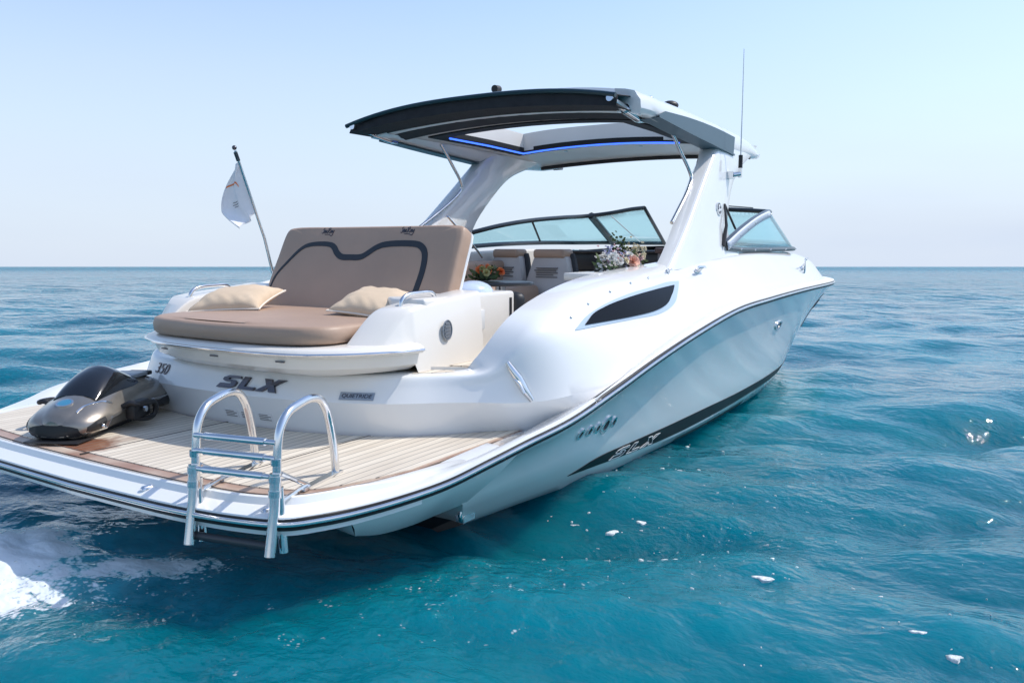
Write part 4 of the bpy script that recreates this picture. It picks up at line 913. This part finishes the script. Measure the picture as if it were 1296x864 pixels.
# cockpit furniture
def helm_seat(x, y0, y1, zb, ztop, cut=0):
    yc = (y0 + y1) / 2; hw = (y1 - y0) / 2
    prof = [(.0, .50), (.25, .49), (.5, .45), (.75, .38), (.92, .33), (1.0, .29)]; rows = []
    for t, k_ in prof:
        z = zb + (ztop - zb) * t; xx = x + .10 * t; ww = hw * k_ / .5
        rows.append([Vector((xx + .16, yc - ww, z)), Vector((xx + .03, yc - ww, z)), Vector((xx, yc - ww + .04, z)), Vector((xx, yc + ww - .04, z)), Vector((xx + .03, yc + ww, z)), Vector((xx + .16, yc + ww, z))])
    m_ = MB().loft(rows); m_.add(rows[-1], [tuple(range(6))]); s_ = m_.build('seat_shell', greyv, Y_, ang=40)
    m_ = MB(); m_.box((x + .19, yc, ztop + .01), (.22, hw * 1.25, .09)); m_.build('head_cushion', vinyl, s_, bevel=.03, seg=3)
    m_ = MB(); r0, r1 = rows[0], rows[-1]
    m_.tube([rows[i][0] + Vector((0, -.01, 0)) for i in range(6)], .035, 8); m_.tube([rows[i][5] + Vector((0, .01, 0)) for i in range(6)], .03, 8); m_.tube([rows[5][0], rows[5][5]], .03, 8); m_.build('seat_piping', vinyl_dark, s_)
    m_ = MB()
    for k_ in range(5): m_.box((x + .076 + .008 * 0 - .012, yc + .02 * (k_ % 2), ztop - .13 - .022 * k_), (.02, .24 - .05 * (k_ == 3), .010))
    m_.build('seat_print', ink, s_)
    return s_
helm_seat(5.0, .16, .72, .80, 1.36); helm_seat(5.05, .74, 1.22, .80, 1.36)
m_ = MB(); m_.box((6.55, .43, 1.27), (.5, 1.38, .22)); m_.box((6.50, .43, 1.385), (.55, 1.5, .03)); m_.build('dashboard', dash, Y_, bevel=.015)
m_ = MB(); m_.box((6.40, .43, .98), (.3, 1.38, .38)); m_.build('helm_base', vinyl, Y_, bevel=.02)
wh = MB(); wh.tube([Vector((6.28, .36 + .0 + .09 * math.cos(t), 1.31 + .09 * math.sin(t))) for t in np.linspace(0, 2 * math.pi, 20)[:-1]], .012, 8, closed=True)
for t in (90, 210, 330): wh.tube([(6.29, .36, 1.31), (6.28, .36 + .09 * math.cos(R(t)), 1.31 + .09 * math.sin(R(t)))], .014, 6)
wh.build('steering_wheel', steel, Y_)
m_ = MB(); m_.box((6.25, -.72, 1.12), (.2, .9, .56)); cg = m_.build('side_console', mat('console_grey', (.22, .21, .22), .4), Y_, bevel=.02)
m_ = MB(); m_.box((6.24, -.72, 1.40), (.26, .94, .06)); m_.build('console_pad', mat('brown_pad', (.10, .06, .055), .5), cg, bevel=.02)
m_ = MB(); m_.box((3.9, 1.06, 1.13), (3.0, .16, .34)); m_.build('lounge_back', vinyl, Y_, bevel=.05, seg=3)
m_ = MB(); m_.box((3.7, .75, .98), (2.6, .55, .18)); m_.build('lounge_seat', vinyl, Y_, bevel=.05, seg=3)
m_ = MB(); m_.tube([(3.2, -.22, 1.155), (3.2, -.22, 1.158), (3.2, -.22, 1.177), (3.2, -.22, 1.18)], [.24, .25, .25, .24], 36); tb = m_.build('cockpit_table', darkgrey, Y_, bevel=.012)
MB().tube([(3.2, -.22, .80), (3.2, -.22, 1.16)], .04, 12).build('table_leg', steel, tb)
m_ = MB(); m_.box((2.565, -.52, .97), (.10, .58, .36)); m_.build('seat_bolster', vinyl_dark, Y_, bevel=.05, seg=3)
m_ = MB(); m_.box((3.45, -1.10, 1.245), (1.3, .26, .05)); m_.build('coaming_shelf', gel_in, Y_, bevel=.012)

# boarding ladder
def ladder():
    root = bpy.data.objects.new('boarding_ladder', None); C.objects.link(root); root.parent = Y_
    def hoop(base, legx):
        b = Vector(base); l = Vector(legx); d_ = (l - b); d_.z = 0; up = Vector((0, 0, 1))
        P = [b, b + d_ * .03 + up * .12, b + d_ * .10 + up * .24, b + d_ * .16 + up * .300, b + d_ * .26 + up * .345, b + d_ * .42 + up * .362, b + d_ * .62 + up * .355, b + d_ * .80 + up * .335, b + d_ * .93 + up * .28, b + d_ * .98 + up * .18, b + d_ + up * .08, b + d_ + up * .02]
        MB().tube(cr(P, 5), .0175, 12).build('hoop', steel, root)
        q1 = b + d_; MB().tube([q1 + up * .12 + d_ * .02, q1 + up * -.02 + d_ * .05, Vector((q1.x, q1.y, .275)) + d_ * .14], .0215, 12).build('outer_leg', steel, root)
        MB().tube([q1 + up * .06 - d_ * .03, Vector((q1.x, q1.y, .27)) + d_ * .02 + Vector((.02, -.012, 0))], .018, 12).build('inner_leg', steel, root)
        for z0, z1, s0, s1, r_ in ((.15, .175, 0, 0, .021), (.085, .11, .03, .025, .0245), (.03, .055, .04, .035, .0245)): MB().tube([q1 + up * z0 + d_ * s0, q1 + up * z1 + d_ * s1], r_, 12).build('leg_collar', steel, root)
        # base plate and brace
        m_ = MB(); yv = d_.normalized(); nv = Vector((-yv.y, yv.x, 0)); m_.prism([tuple((b + nv * .02 - yv * .03).xy), tuple((b - nv * .02 - yv * .03).xy), tuple((b - nv * .016 + d_ * .62).xy), tuple((b + nv * .016 + d_ * .62).xy)], .464, .474); m_.build('base_plate', steel, root)
        MB().tube([b + d_ * .55 + up * .015, q1 + up * -.0 - d_ * .02], .010, 8).build('brace', steel, root)
        MB().tube([b + d_ * .50 + up * .01, q1 + up * .11 - d_ * .06], .010, 8).build('brace', steel, root)
        return q1, d_
    qa, da = hoop((.50, -.653, .465), (.085, -.79, .465)); qb, db = hoop((.589, -1.057, .465), (.165, -1.165, .465)); up = Vector((0, 0, 1))
    for k_, (h_, s_) in enumerate(((.235, -.01), (.175, .005), (.105, .03))):
        a = qa + up * h_ + da * s_; b = qb + up * h_ + db * s_
        MB().tube([a, a.lerp(b, .13), a.lerp(b, .131), a.lerp(b, .87), a.lerp(b, .871), b], [.011, .011, .0155, .0155, .011, .011], 10).build('rung', steel, root)
    a = Vector((qa.x, qa.y, .30)) + da * .06; b = Vector((qb.x, qb.y, .30)) + db * .06
    MB().tube([a, b], .017, 10).build('rung', mat('dark_tread', (.05, .05, .055), .4), root)
ladder()
# flag staff
MB().tube([(2.369, 1.3, 1.24), (2.30, 1.3, 1.50), (2.06, 1.3, 2.12)], [.012, .011, .009], 10).build('flag_staff', steel, Y_)
m_ = MB(); m_.sphere((2.053, 1.3, 2.14), .017, 10, 8); m_.tube([(2.06, 1.3, 2.11), (2.085, 1.3, 2.05)], .014, 8); m_.build('staff_cap', chrome_dark, Y_)
# ---------------------------------------------------------------- flag
fl = thing('flag', 'limp white flag with an orange curve and small grey print on the slanted staff', 'flag', (2.08, 1.3, 2.06))
U = Vector((2.30 - 2.08, 0, 1.50 - 2.06)).normalized()
m_ = MB(); rows = []
for i in range(31):
    s_ = i / 30; hgt = .40 * s_
    wd = .17 * math.sin(min(1, s_ * 1.15 + .05) * math.pi * .55) * (1 if s_ < .72 else 1 - ((s_ - .72) / .28) ** 1.4 * .75)
    row = []
    for j in range(15):
        t = j / 14; an_ = U * (hgt * (1 - .0 * t)) + Vector((-.0 - t * wd * .25 - s_ * .10 * t, t * wd * .95, -t * .06 - t * s_ * .06))
        an_ += Vector((.022 * math.sin(t * 9 + s_ * 3) * (t + .2) * (.4 + s_), .016 * math.cos(t * 12 + s_ * 4) * t, 0)); row.append(an_)
    rows.append(row)
m_.loft(rows); flc = m_.build('flag_cloth', vary(mat('flag_white', (.80, .81, .84), .8, **{'Transmission Weight': 0.0}), (.78, .79, .83), (.84, .84, .86), 20), fl, ang=80, solid=.002, off=0)
def on_flag(i, j, d_):
    i0_ = min(int(i), 29); j0_ = min(int(j), 13); a = rows[i0_][j0_].lerp(rows[i0_ + 1][j0_], i - i0_); b = rows[i0_][j0_ + 1].lerp(rows[i0_ + 1][j0_ + 1], i - i0_); return a.lerp(b, j - j0_) + d_
for (P, wd, mt_) in (([(9.5, 13.6), (9, 11), (9.3, 8), (10.5, 5.5), (13, 4.2)], .9, mat('flag_orange', (.8, .22, .06), .8)), ([(19, 10), (19.4, 7)], .35, ink), ([(20.3, 10), (20.6, 6.5)], .35, ink), ([(21.5, 9.5), (21.7, 7.5)], .3, ink)):
    for sgn in (-1, 1):
        pp = cr([(a, b, 0) for a, b in P], 6); dd = Vector((.0, -.0045 * sgn * -1, 0)) if False else Vector((-.003 * sgn, -.003 * sgn, 0))
        m_ = MB().loft([[on_flag(q_.x - wd / 2, q_.y, dd), on_flag(q_.x + wd / 2, q_.y, dd)] for q_ in pp]); m_.build('flag_mark', mt_, flc)

# ---------------------------------------------------------------- pillows
def pillow(name, label, loc, rot, sx, sy, th, seed):
    rnd = random.Random(seed); root = thing(name, label, 'pillow', loc, rot, 'beige throw pillows on the sunpad')
    n_ = 40; T = []; Bt = []
    for i in range(n_ + 1):
        for j in range(n_ + 1):
            u = i / n_ * 2 - 1; v_ = j / n_ * 2 - 1
            pin = 1 - .10 * (1 - abs(u) ** 2.2) * (abs(v_) ** 3); pin2 = 1 - .10 * (1 - abs(v_) ** 2.2) * (abs(u) ** 3)
            x = u * sx / 2 * pin2; y = v_ * sy / 2 * pin; e = max(0, (1 - abs(u) ** 2.6)) * max(0, (1 - abs(v_) ** 2.6))
            hh = th / 2 * e ** .48
            wr = .010 * math.sin(14 * u + 3 * math.sin(4 * v_ + seed)) * max(0, abs(v_) - .35) * e ** .5 * 1.3 + .008 * math.sin(16 * v_ + 2.5 * math.sin(5 * u)) * max(0, abs(u) - .4) * e ** .5 * 1.3 + .004 * math.sin(9 * u * v_ + seed)
            T.append(Vector((x, y, hh + wr * e ** .3))); Bt.append(Vector((x, y, -hh * .55)))
    fs = []; m1 = n_ + 1
    for i in range(n_):
        for j in range(n_): a = i * m1 + j; fs.append((a, a + m1, a + m1 + 1, a + 1))
    m_ = MB(); m_.add(T, fs); m_.add(Bt, [tuple(reversed(q_)) for q_ in fs]); m_.build('cover', fabric, root, ang=80)
    edge = [T[i * m1] for i in range(m1)] + [T[n_ * m1 + j] for j in range(1, m1)] + [T[i * m1 + n_] for i in range(n_ - 1, -1, -1)] + [T[j] for j in range(n_ - 1, 0, -1)]
    MB().tube([p for p in edge], .0055, 6, closed=True).build('piping', mat('cream_piping', (.78, .70, .60), .7), root)
    return root
pillow('throw_pillow', 'beige pillow with pale piping lying by the port wing, nearer the flag', (1.44, .58, 1.105), Matrix.Rotation(R(25), 3, 'Z') @ Matrix.Rotation(R(-3), 3, 'X') @ Matrix.Rotation(R(-12), 3, 'Y'), .42, .46, .16, 3)
pillow('throw_pillow', 'beige pillow partly hidden behind the starboard wing and its grab handle', (1.60, -.42, 1.112), Matrix.Rotation(R(12), 3, 'Z') @ Matrix.Rotation(R(6), 3, 'X') @ Matrix.Rotation(R(-14), 3, 'Y'), .40, .42, .15, 9)

# ---------------------------------------------------------------- flowers
def leafc(c1, c2): return vary(mat('petal', c1, .7), c1, c2, 30)
pet = {'white': leafc((.75, .72, .66), (.82, .80, .76)), 'peach': leafc((.75, .38, .28), (.82, .52, .40)), 'pink': leafc((.68, .42, .44), (.78, .58, .58)), 'lilac': leafc((.50, .48, .64), (.64, .62, .74)), 'cream': leafc((.72, .62, .42), (.78, .72, .55)), 'orange': leafc((.75, .12, .03), (.85, .25, .06)), 'leaf': leafc((.06, .10, .04), (.12, .17, .06)), 'yellow': leafc((.45, .38, .12), (.5, .45, .2))}
def rose(mb, c, r_, rnd, mi=0):
    c = Vector(c)
    ax = Vector((rnd.uniform(-.8, .1), rnd.uniform(-1, .2), rnd.uniform(.2, 1))).normalized(); q_ = ax.to_track_quat('Z', 'Y').to_matrix()
    for ringi, (rr_, n_, tilt) in enumerate(((.25, 3, 8), (.5, 5, 22), (.8, 6, 45), (1.0, 7, 68))):
        for k_ in range(n_):
            a = 2 * math.pi * (k_ + .5 * ringi) / n_ + rnd.uniform(-.2, .2); rows_ = []
            for i in range(4):
                t = i / 3; el = R(90 - tilt * (t ** .7)); rad = r_ * (.12 + rr_ * t * .9); z = r_ * (.1 + math.sin(el) * t * .75 * (1.1 - .6 * rr_)); wd = 1.2 * (.35 + .65 * math.sin(math.pi * (.15 + .7 * t))) * math.pi / n_
                rows_.append([c + q_ @ Vector((rad * math.cos(a + s_ * wd), rad * math.sin(a + s_ * wd), z - .12 * r_ * abs(s_))) for s_ in (-1, -.4, .4, 1)])
            mb.loft(rows_, mi=mi)
def bouquet(name, label, loc, spec, w_, d_, h_, seed, cont):
    rnd = random.Random(seed); root = thing(name, label, 'flowers', loc)
    m_ = MB(); cont(m_); m_.build('container', mat('dark_green_trough', (.03, .035, .03), .6), root, bevel=.008)
    m_ = MB()
    for i in range(130):
        t = rnd.uniform(-1, 1); b = Vector((t * w_ / 2 * .95, rnd.uniform(-1, 1) * d_ / 2, rnd.uniform(0, h_ * .7 * (1 - .5 * t * t)))); dr = Vector((rnd.uniform(-1, 1), rnd.uniform(-1, 1), rnd.uniform(-.2, 1))).normalized(); l = rnd.uniform(.03, .075); s_ = dr.cross(Vector((rnd.random(), rnd.random(), rnd.random()))).normalized() * l * .22
        m_.add([b, b + dr * l * .5 + s_, b + dr * l, b + dr * l * .5 - s_], [(0, 1, 2, 3)])
    m_.build('foliage', pet['leaf'], root, smooth=False)
    for col, n_, r_, zr in spec:
        for k_ in range(n_):
            t = rnd.uniform(-1, 1) if not isinstance(zr, tuple) or len(zr) < 3 else rnd.uniform(zr[2], zr[3])
            c = Vector((t * w_ / 2, rnd.uniform(-1, .4) * d_ / 2, h_ * rnd.uniform(zr[0], zr[1]) * (1 - .35 * t * t)))
            m_ = MB()
            if r_ > .015: rose(m_, c, r_ * rnd.uniform(.8, 1.15), rnd)
            else:
                for j in range(16): rose(m_, c + Vector((rnd.gauss(0, .018), rnd.gauss(0, .018), rnd.gauss(.01, .035))), r_, rnd)
            m_.build('blossom', pet[col], root, ang=80)
bouquet('flower_arrangement', 'long low arrangement of peach, white and lilac blossoms on the starboard coaming ledge', (3.42, -1.10, 1.272),
        [('peach', 1, .056, (.42, .5, .02, .08)), ('white', 22, .034, (.15, .8, -.85, .95)), ('cream', 4, .033, (.25, .6, -.9, .9)), ('pink', 7, .030, (.3, .9, -.2, .9)), ('lilac', 6, .010, (.35, .95, -.95, 0)), ('pink', 3, .010, (.2, .6, -.8, -.1)), ('white', 4, .010, (.2, .5, -1, -.75)), ('cream', 5, .010, (.8, 1.2, .3, .7)), ('leaf', 5, .010, (.8, 1.25, -.5, -.1))], .70, .17, .15, 5,
        lambda m_: m_.box((0, 0, .02), (.62, .12, .05)))
bouquet('flower_bowl', 'small bunch of orange blossoms with green leaves on the dark cockpit table', (3.22, -.06, 1.185),
        [('orange', 4, .040, (.55, 1.0)), ('yellow', 4, .028, (.3, .8)), ('orange', 3, .028, (.3, .7))], .22, .18, .13, 8,
        lambda m_: m_.tube([(0, 0, 0), (0, 0, .03), (0, 0, .07)], [.05, .07, .065], 16))

# ---------------------------------------------------------------- sea scooter
def scooter():
    ang = math.atan2(.50, .98)
    root = thing('sea_scooter', 'gunmetal grey sea scooter with black canopy lying on the teak swim platform', 'scooter', (.235, .53, .468), Matrix.Rotation(ang, 3, 'Z') @ Matrix.Scale(.84, 3))
    # local: x from nose to tail, y to the right, z up
    X_ = [0, .04, .14, .30, .48, .66, .82, .96, 1.08, 1.16, 1.20]
    HW = [.10, .185, .235, .25, .24, .225, .225, .215, .18, .12, .05]   # half width
    ZT = [.125, .165, .212, .255, .275, .27, .275, .26, .215, .165, .12]   # spine height
    ZS = [.07, .085, .105, .13, .15, .155, .15, .14, .125, .11, .10]    # shoulder
    ZB = [.03, .015, .02, .03, .03, .03, .035, .045, .055, .07, .08]
    def L1(v_): return [p.y for p in cr([(a, b, 0) for a, b in zip(range(len(v_)), v_)], 4)]
    xs_, hw, zt_, zs, zb = L1(X_), L1(HW), L1(ZT), L1(ZS), L1(ZB)
    rows = []
    for x, w_, t_, s_, b_ in zip(xs_, hw, zt_, zs, zb):
        sec = [(0, t_), (w_ * .22, t_ - .004), (w_ * .42, t_ - .018), (w_ * .50, t_ - .028), (w_ * .70, t_ - (t_ - s_) * .38), (w_ * .90, s_ + .028), (w_ * .985, s_), (w_ * .99, s_ - .016), (w_ * .93, s_ - .035), (w_ * .84, b_ + .02), (w_ * .70, b_), (0, b_ - .004)]
        rows.append([Vector((x, -a, b)) for a, b in reversed(sec[1:-1])][::-1])
        rows[-1] = [Vector((x, -a, b)) for a, b in sec] + [Vector((x, a, b)) for a, b in reversed(sec[1:-1])]
    m_ = MB().loft(rows, cv=True); m_.add(rows[0], [tuple(range(len(rows[0])))]); m_.add(rows[-1], [tuple(reversed(range(len(rows[0]))))])
    body = m_.build('body', gun, root, ang=32)
    bs_ = Surf(body)
    # canopy
    cr_ = []
    for t in np.linspace(0, 1, 17):
        x = .235 + .50 * t; hgt = .115 * math.sin(math.pi * min(1, t * 1.55 + .0) ** .8 * .5) if t < .5 else .115 * (1 - ((t - .5) / .5) ** 1.5 * .80)
        w_ = .165 * (1 - .10 * t) * (0.88 + .12 * math.sin(math.pi * t)); z0 = np.interp(x, xs_, zt_) - .045
        cr_.append([Vector((x, w_ * math.cos(a), z0 + (hgt + .045) * math.sin(a) ** .8)) for a in np.linspace(0, math.pi, 19)])
    m_ = MB().loft(cr_); m_.add(cr_[0], [tuple(range(19))]); m_.add(cr_[-1], [tuple(reversed(range(19)))]); m_.build('canopy', black, root, ang=40)
    # display deck behind the canopy, with a pale panel
    m_ = MB(); m_.box((.80, 0, .278), (.24, .20, .03)); dk_ = m_.build('control_deck', mat('deck_grey', (.30, .33, .36), .35), root, bevel=.012)
    m_ = MB(); m_.box((.965, 0, .268), (.10, .16, .03)); m_.build('seat_strap', rubber, root, bevel=.01)
    # nose intake, badge, corner lights
    v, f = strip([(-.165, .040), (-.10, .028), (0, .026), (.10, .028), (.165, .040)], [(-.15, .082), (-.09, .098), (0, .100), (.09, .098), (.15, .082)], 5, 3); patch(bs_, (1, 0, 0), lambda a, b: (-1, a, b), v, f, .005, .02).build('nose_grille', rubber, root)
    tdir = (0, 0, -1); fo = lambda a, b: (a, b, 1)
    v, f = disc(.135, 0, .042, .052, 28, .78); o = patch(bs_, tdir, fo, v, f, .008, .01).build('badge', steel, root)
    v, f = disc(.135, 0, .034, .042, 24); patch(bs_, tdir, fo, v, f, .007, .006).build('badge_face', badge_blue, o)
    v, f = ribbon([(.30, -.20), (.22, -.15), (.15, -.115), (.085, -.105)], .010); patch(bs_, tdir, fo, v, f, .004, .006).build('highlight_strip', steel, root)
    for sg in (-1, 1):
        # corner pocket with lamp
        v, f = strip([(.05, .058), (.10, .052), (.18, .058)], [(.05, .085), (.11, .112), (.175, .125)], 5, 3)
        pk = patch(bs_, (0, -sg, 0), lambda a, b: (a, sg * 1, b), v, f, .004, .006).build('lamp_pocket', rubber, root)
        p = bs_.hit((.145, sg, .078), (0, -sg, 0), .008); m_ = MB(); m_.sphere(p, .014, 12, 8); m_.build('lamp', steel, pk)
        v, f = lay([[(.05, .045), (.21, .05)], [(.215, .05), (.225, .115)]], .008); patch(bs_, (0, -sg, 0), lambda a, b: (a, sg * 1, b), v, f, .008, .008).build('trim', steel, root)
        # side handle: squarish black loop
        y = sg * .26; P = [(.36, sg * .235, .15), (.355, sg * .29, .175), (.37, sg * .33, .165), (.46, sg * .345, .16), (.55, sg * .34, .145), (.575, sg * .335, .10), (.565, sg * .32, .055), (.50, sg * .30, .045), (.44, sg * .25, .06)]
        hd = MB().tube(cr(P, 5), .017, 8).build('side_handle', rubber, root)
        m_ = MB(); m_.box((.47, sg * .27, .115), (.19, .07, .11)); m_.build('grip_block', rubber, root, bevel=.015)
        m_ = MB(); m_.tube([(.46, sg * .32, .118), (.46, sg * .335, .118)], .018, 12); m_.build('release_button', steel, hd)
        # tail pods
        m_ = MB(); rows_ = []
        for t in np.linspace(0, 1, 13):
            x = .78 + .52 * t; r_ = .085 * math.sin(math.pi * (.12 + .80 * t)) ** .6; rows_.append([Vector((x, sg * (.17 - .02 * t) + r_ * .85 * math.cos(a), .095 + .0 * t + r_ * .75 * math.sin(a))) for a in np.linspace(0, 2 * math.pi, 14)[:-1]])
        m_.loft(rows_, cv=True); m_.add(rows_[0], [tuple(range(13))]); m_.add(rows_[-1], [tuple(range(13))]); m_.build('tail_pod', black, root, ang=60)
        v, f = ribbon([(.72, .13), (.88, .12), (1.0, .125)], .012); patch(bs_, (0, -sg, 0), lambda a, b: (a, sg, b), v, f, .014, .016).build('trim', steel, root)
    m_ = MB(); m_.box((.35, 0, .012), (.5, .30, .024)); m_.build('skid', rubber, root, bevel=.006)
    m_ = MB(); m_.box((.03, -.02, .006), (.16, .34, .010)); m_.build('mat', rubber, root, bevel=.002)
scooter()

# ---------------------------------------------------------------- floating foam flecks
def flecks():
    rnd = random.Random(21); m_ = MB()
    f_, cp, sp = 1028.87, math.cos(PITCH), math.sin(PITCH); cl = co.location
    spots = [(963, 729, .055), (1208, 843, .030), (1162, 820, .026), (977, 707, .012), (1114, 769, .008), (1008, 718, .010), (1080, 737, .008), (860, 604, .014), (838, 600, .012), (870, 566, .018), (805, 578, .018), (812, 647, .030), (776, 654, .036), (728, 646, .028), (690, 672, .018), (770, 676, .024), (766, 682, .020), (813, 680, .018), (855, 690, .020), (842, 702, .014), (700, 640, .014), (884, 595, .012), (915, 575, .012), (900, 560, .012)]
    for i in range(70): spots.append((rnd.gauss(800, 110), rnd.gauss(640, 55), rnd.uniform(.002, .008)))
    for i in range(50): spots.append((rnd.gauss(110, 90), rnd.gauss(735, 35), rnd.uniform(.002, .006)))
    for i in range(22): spots.append((rnd.uniform(900, 1290), rnd.uniform(640, 860), rnd.uniform(.002, .005)))
    for u, v_, r_ in spots:
        rt = (u - 648) / f_; up = (432 - v_) / f_; dd = cp + up * sp; z = up * cp - sp
        if z > -.05: continue
        wx = dd * math.cos(YAW) + rt * math.sin(YAW); wy = dd * math.sin(YAW) - rt * math.cos(YAW); t = -cl.z / z; x, y = cl.x + wx * t, cl.y + wy * t
        loc = B.inverted() @ Vector((x, y, 0))
        if loc.x > .1 and loc.y > -1.3: continue
        n_ = 14; ph = rnd.random() * 6; el = rnd.uniform(.45, .9); ro = rnd.random() * 3; ring_ = []
        zz = seaz(x, y)
        for k_ in range(n_):
            a = 2 * math.pi * k_ / n_; q_ = r_ * (1 + .35 * math.sin(2 * a + ph) + .18 * math.sin(5 * a + ph * 2)); px_, py_ = q_ * math.cos(a), q_ * el * math.sin(a); ring_.append((px_ * math.cos(ro) - py_ * math.sin(ro), px_ * math.sin(ro) + py_ * math.cos(ro)))
        vs = [(x + a, y + b, zz - .01) for a, b in ring_] + [(x + a, y + b, zz + .001) for a, b in ring_] + [(x + a * .7, y + b * .7, zz + .003) for a, b in ring_] + [(x, y, zz + .003)]
        fs = [(k_, (k_ + 1) % n_, n_ + (k_ + 1) % n_, n_ + k_) for k_ in range(n_)] + [(n_ + k_, n_ + (k_ + 1) % n_, 2 * n_ + (k_ + 1) % n_, 2 * n_ + k_) for k_ in range(n_)] + [(2 * n_ + k_, 2 * n_ + (k_ + 1) % n_, 3 * n_) for k_ in range(n_)]
        m_.add(vs, fs)
    o = m_.build('foam_flecks', vary(mat('foam', (.75, .77, .77), .8), (.45, .5, .5), (.85, .86, .86), 60, bump=.6, bscale=90), ang=80); o['kind'] = 'stuff'
_w = bpy.data.objects['sea_water']; _d = _w.data; _n = len(_d.vertices)
from mathutils.kdtree import KDTree
_c = np.empty(_n * 3, np.float32); _d.vertices.foreach_get('co', _c); _c = _c.reshape(-1, 3)
_sel = _c[(np.abs(_c[:, 0] - 1) < 9) & (np.abs(_c[:, 1]) < 8)]
_kd = KDTree(len(_sel))
for i, p in enumerate(_sel): _kd.insert((p[0], p[1], 0), i)
_kd.balance()
def seaz(x, y): return float(_sel[_kd.find((x, y, 0))[1]][2])
flecks()
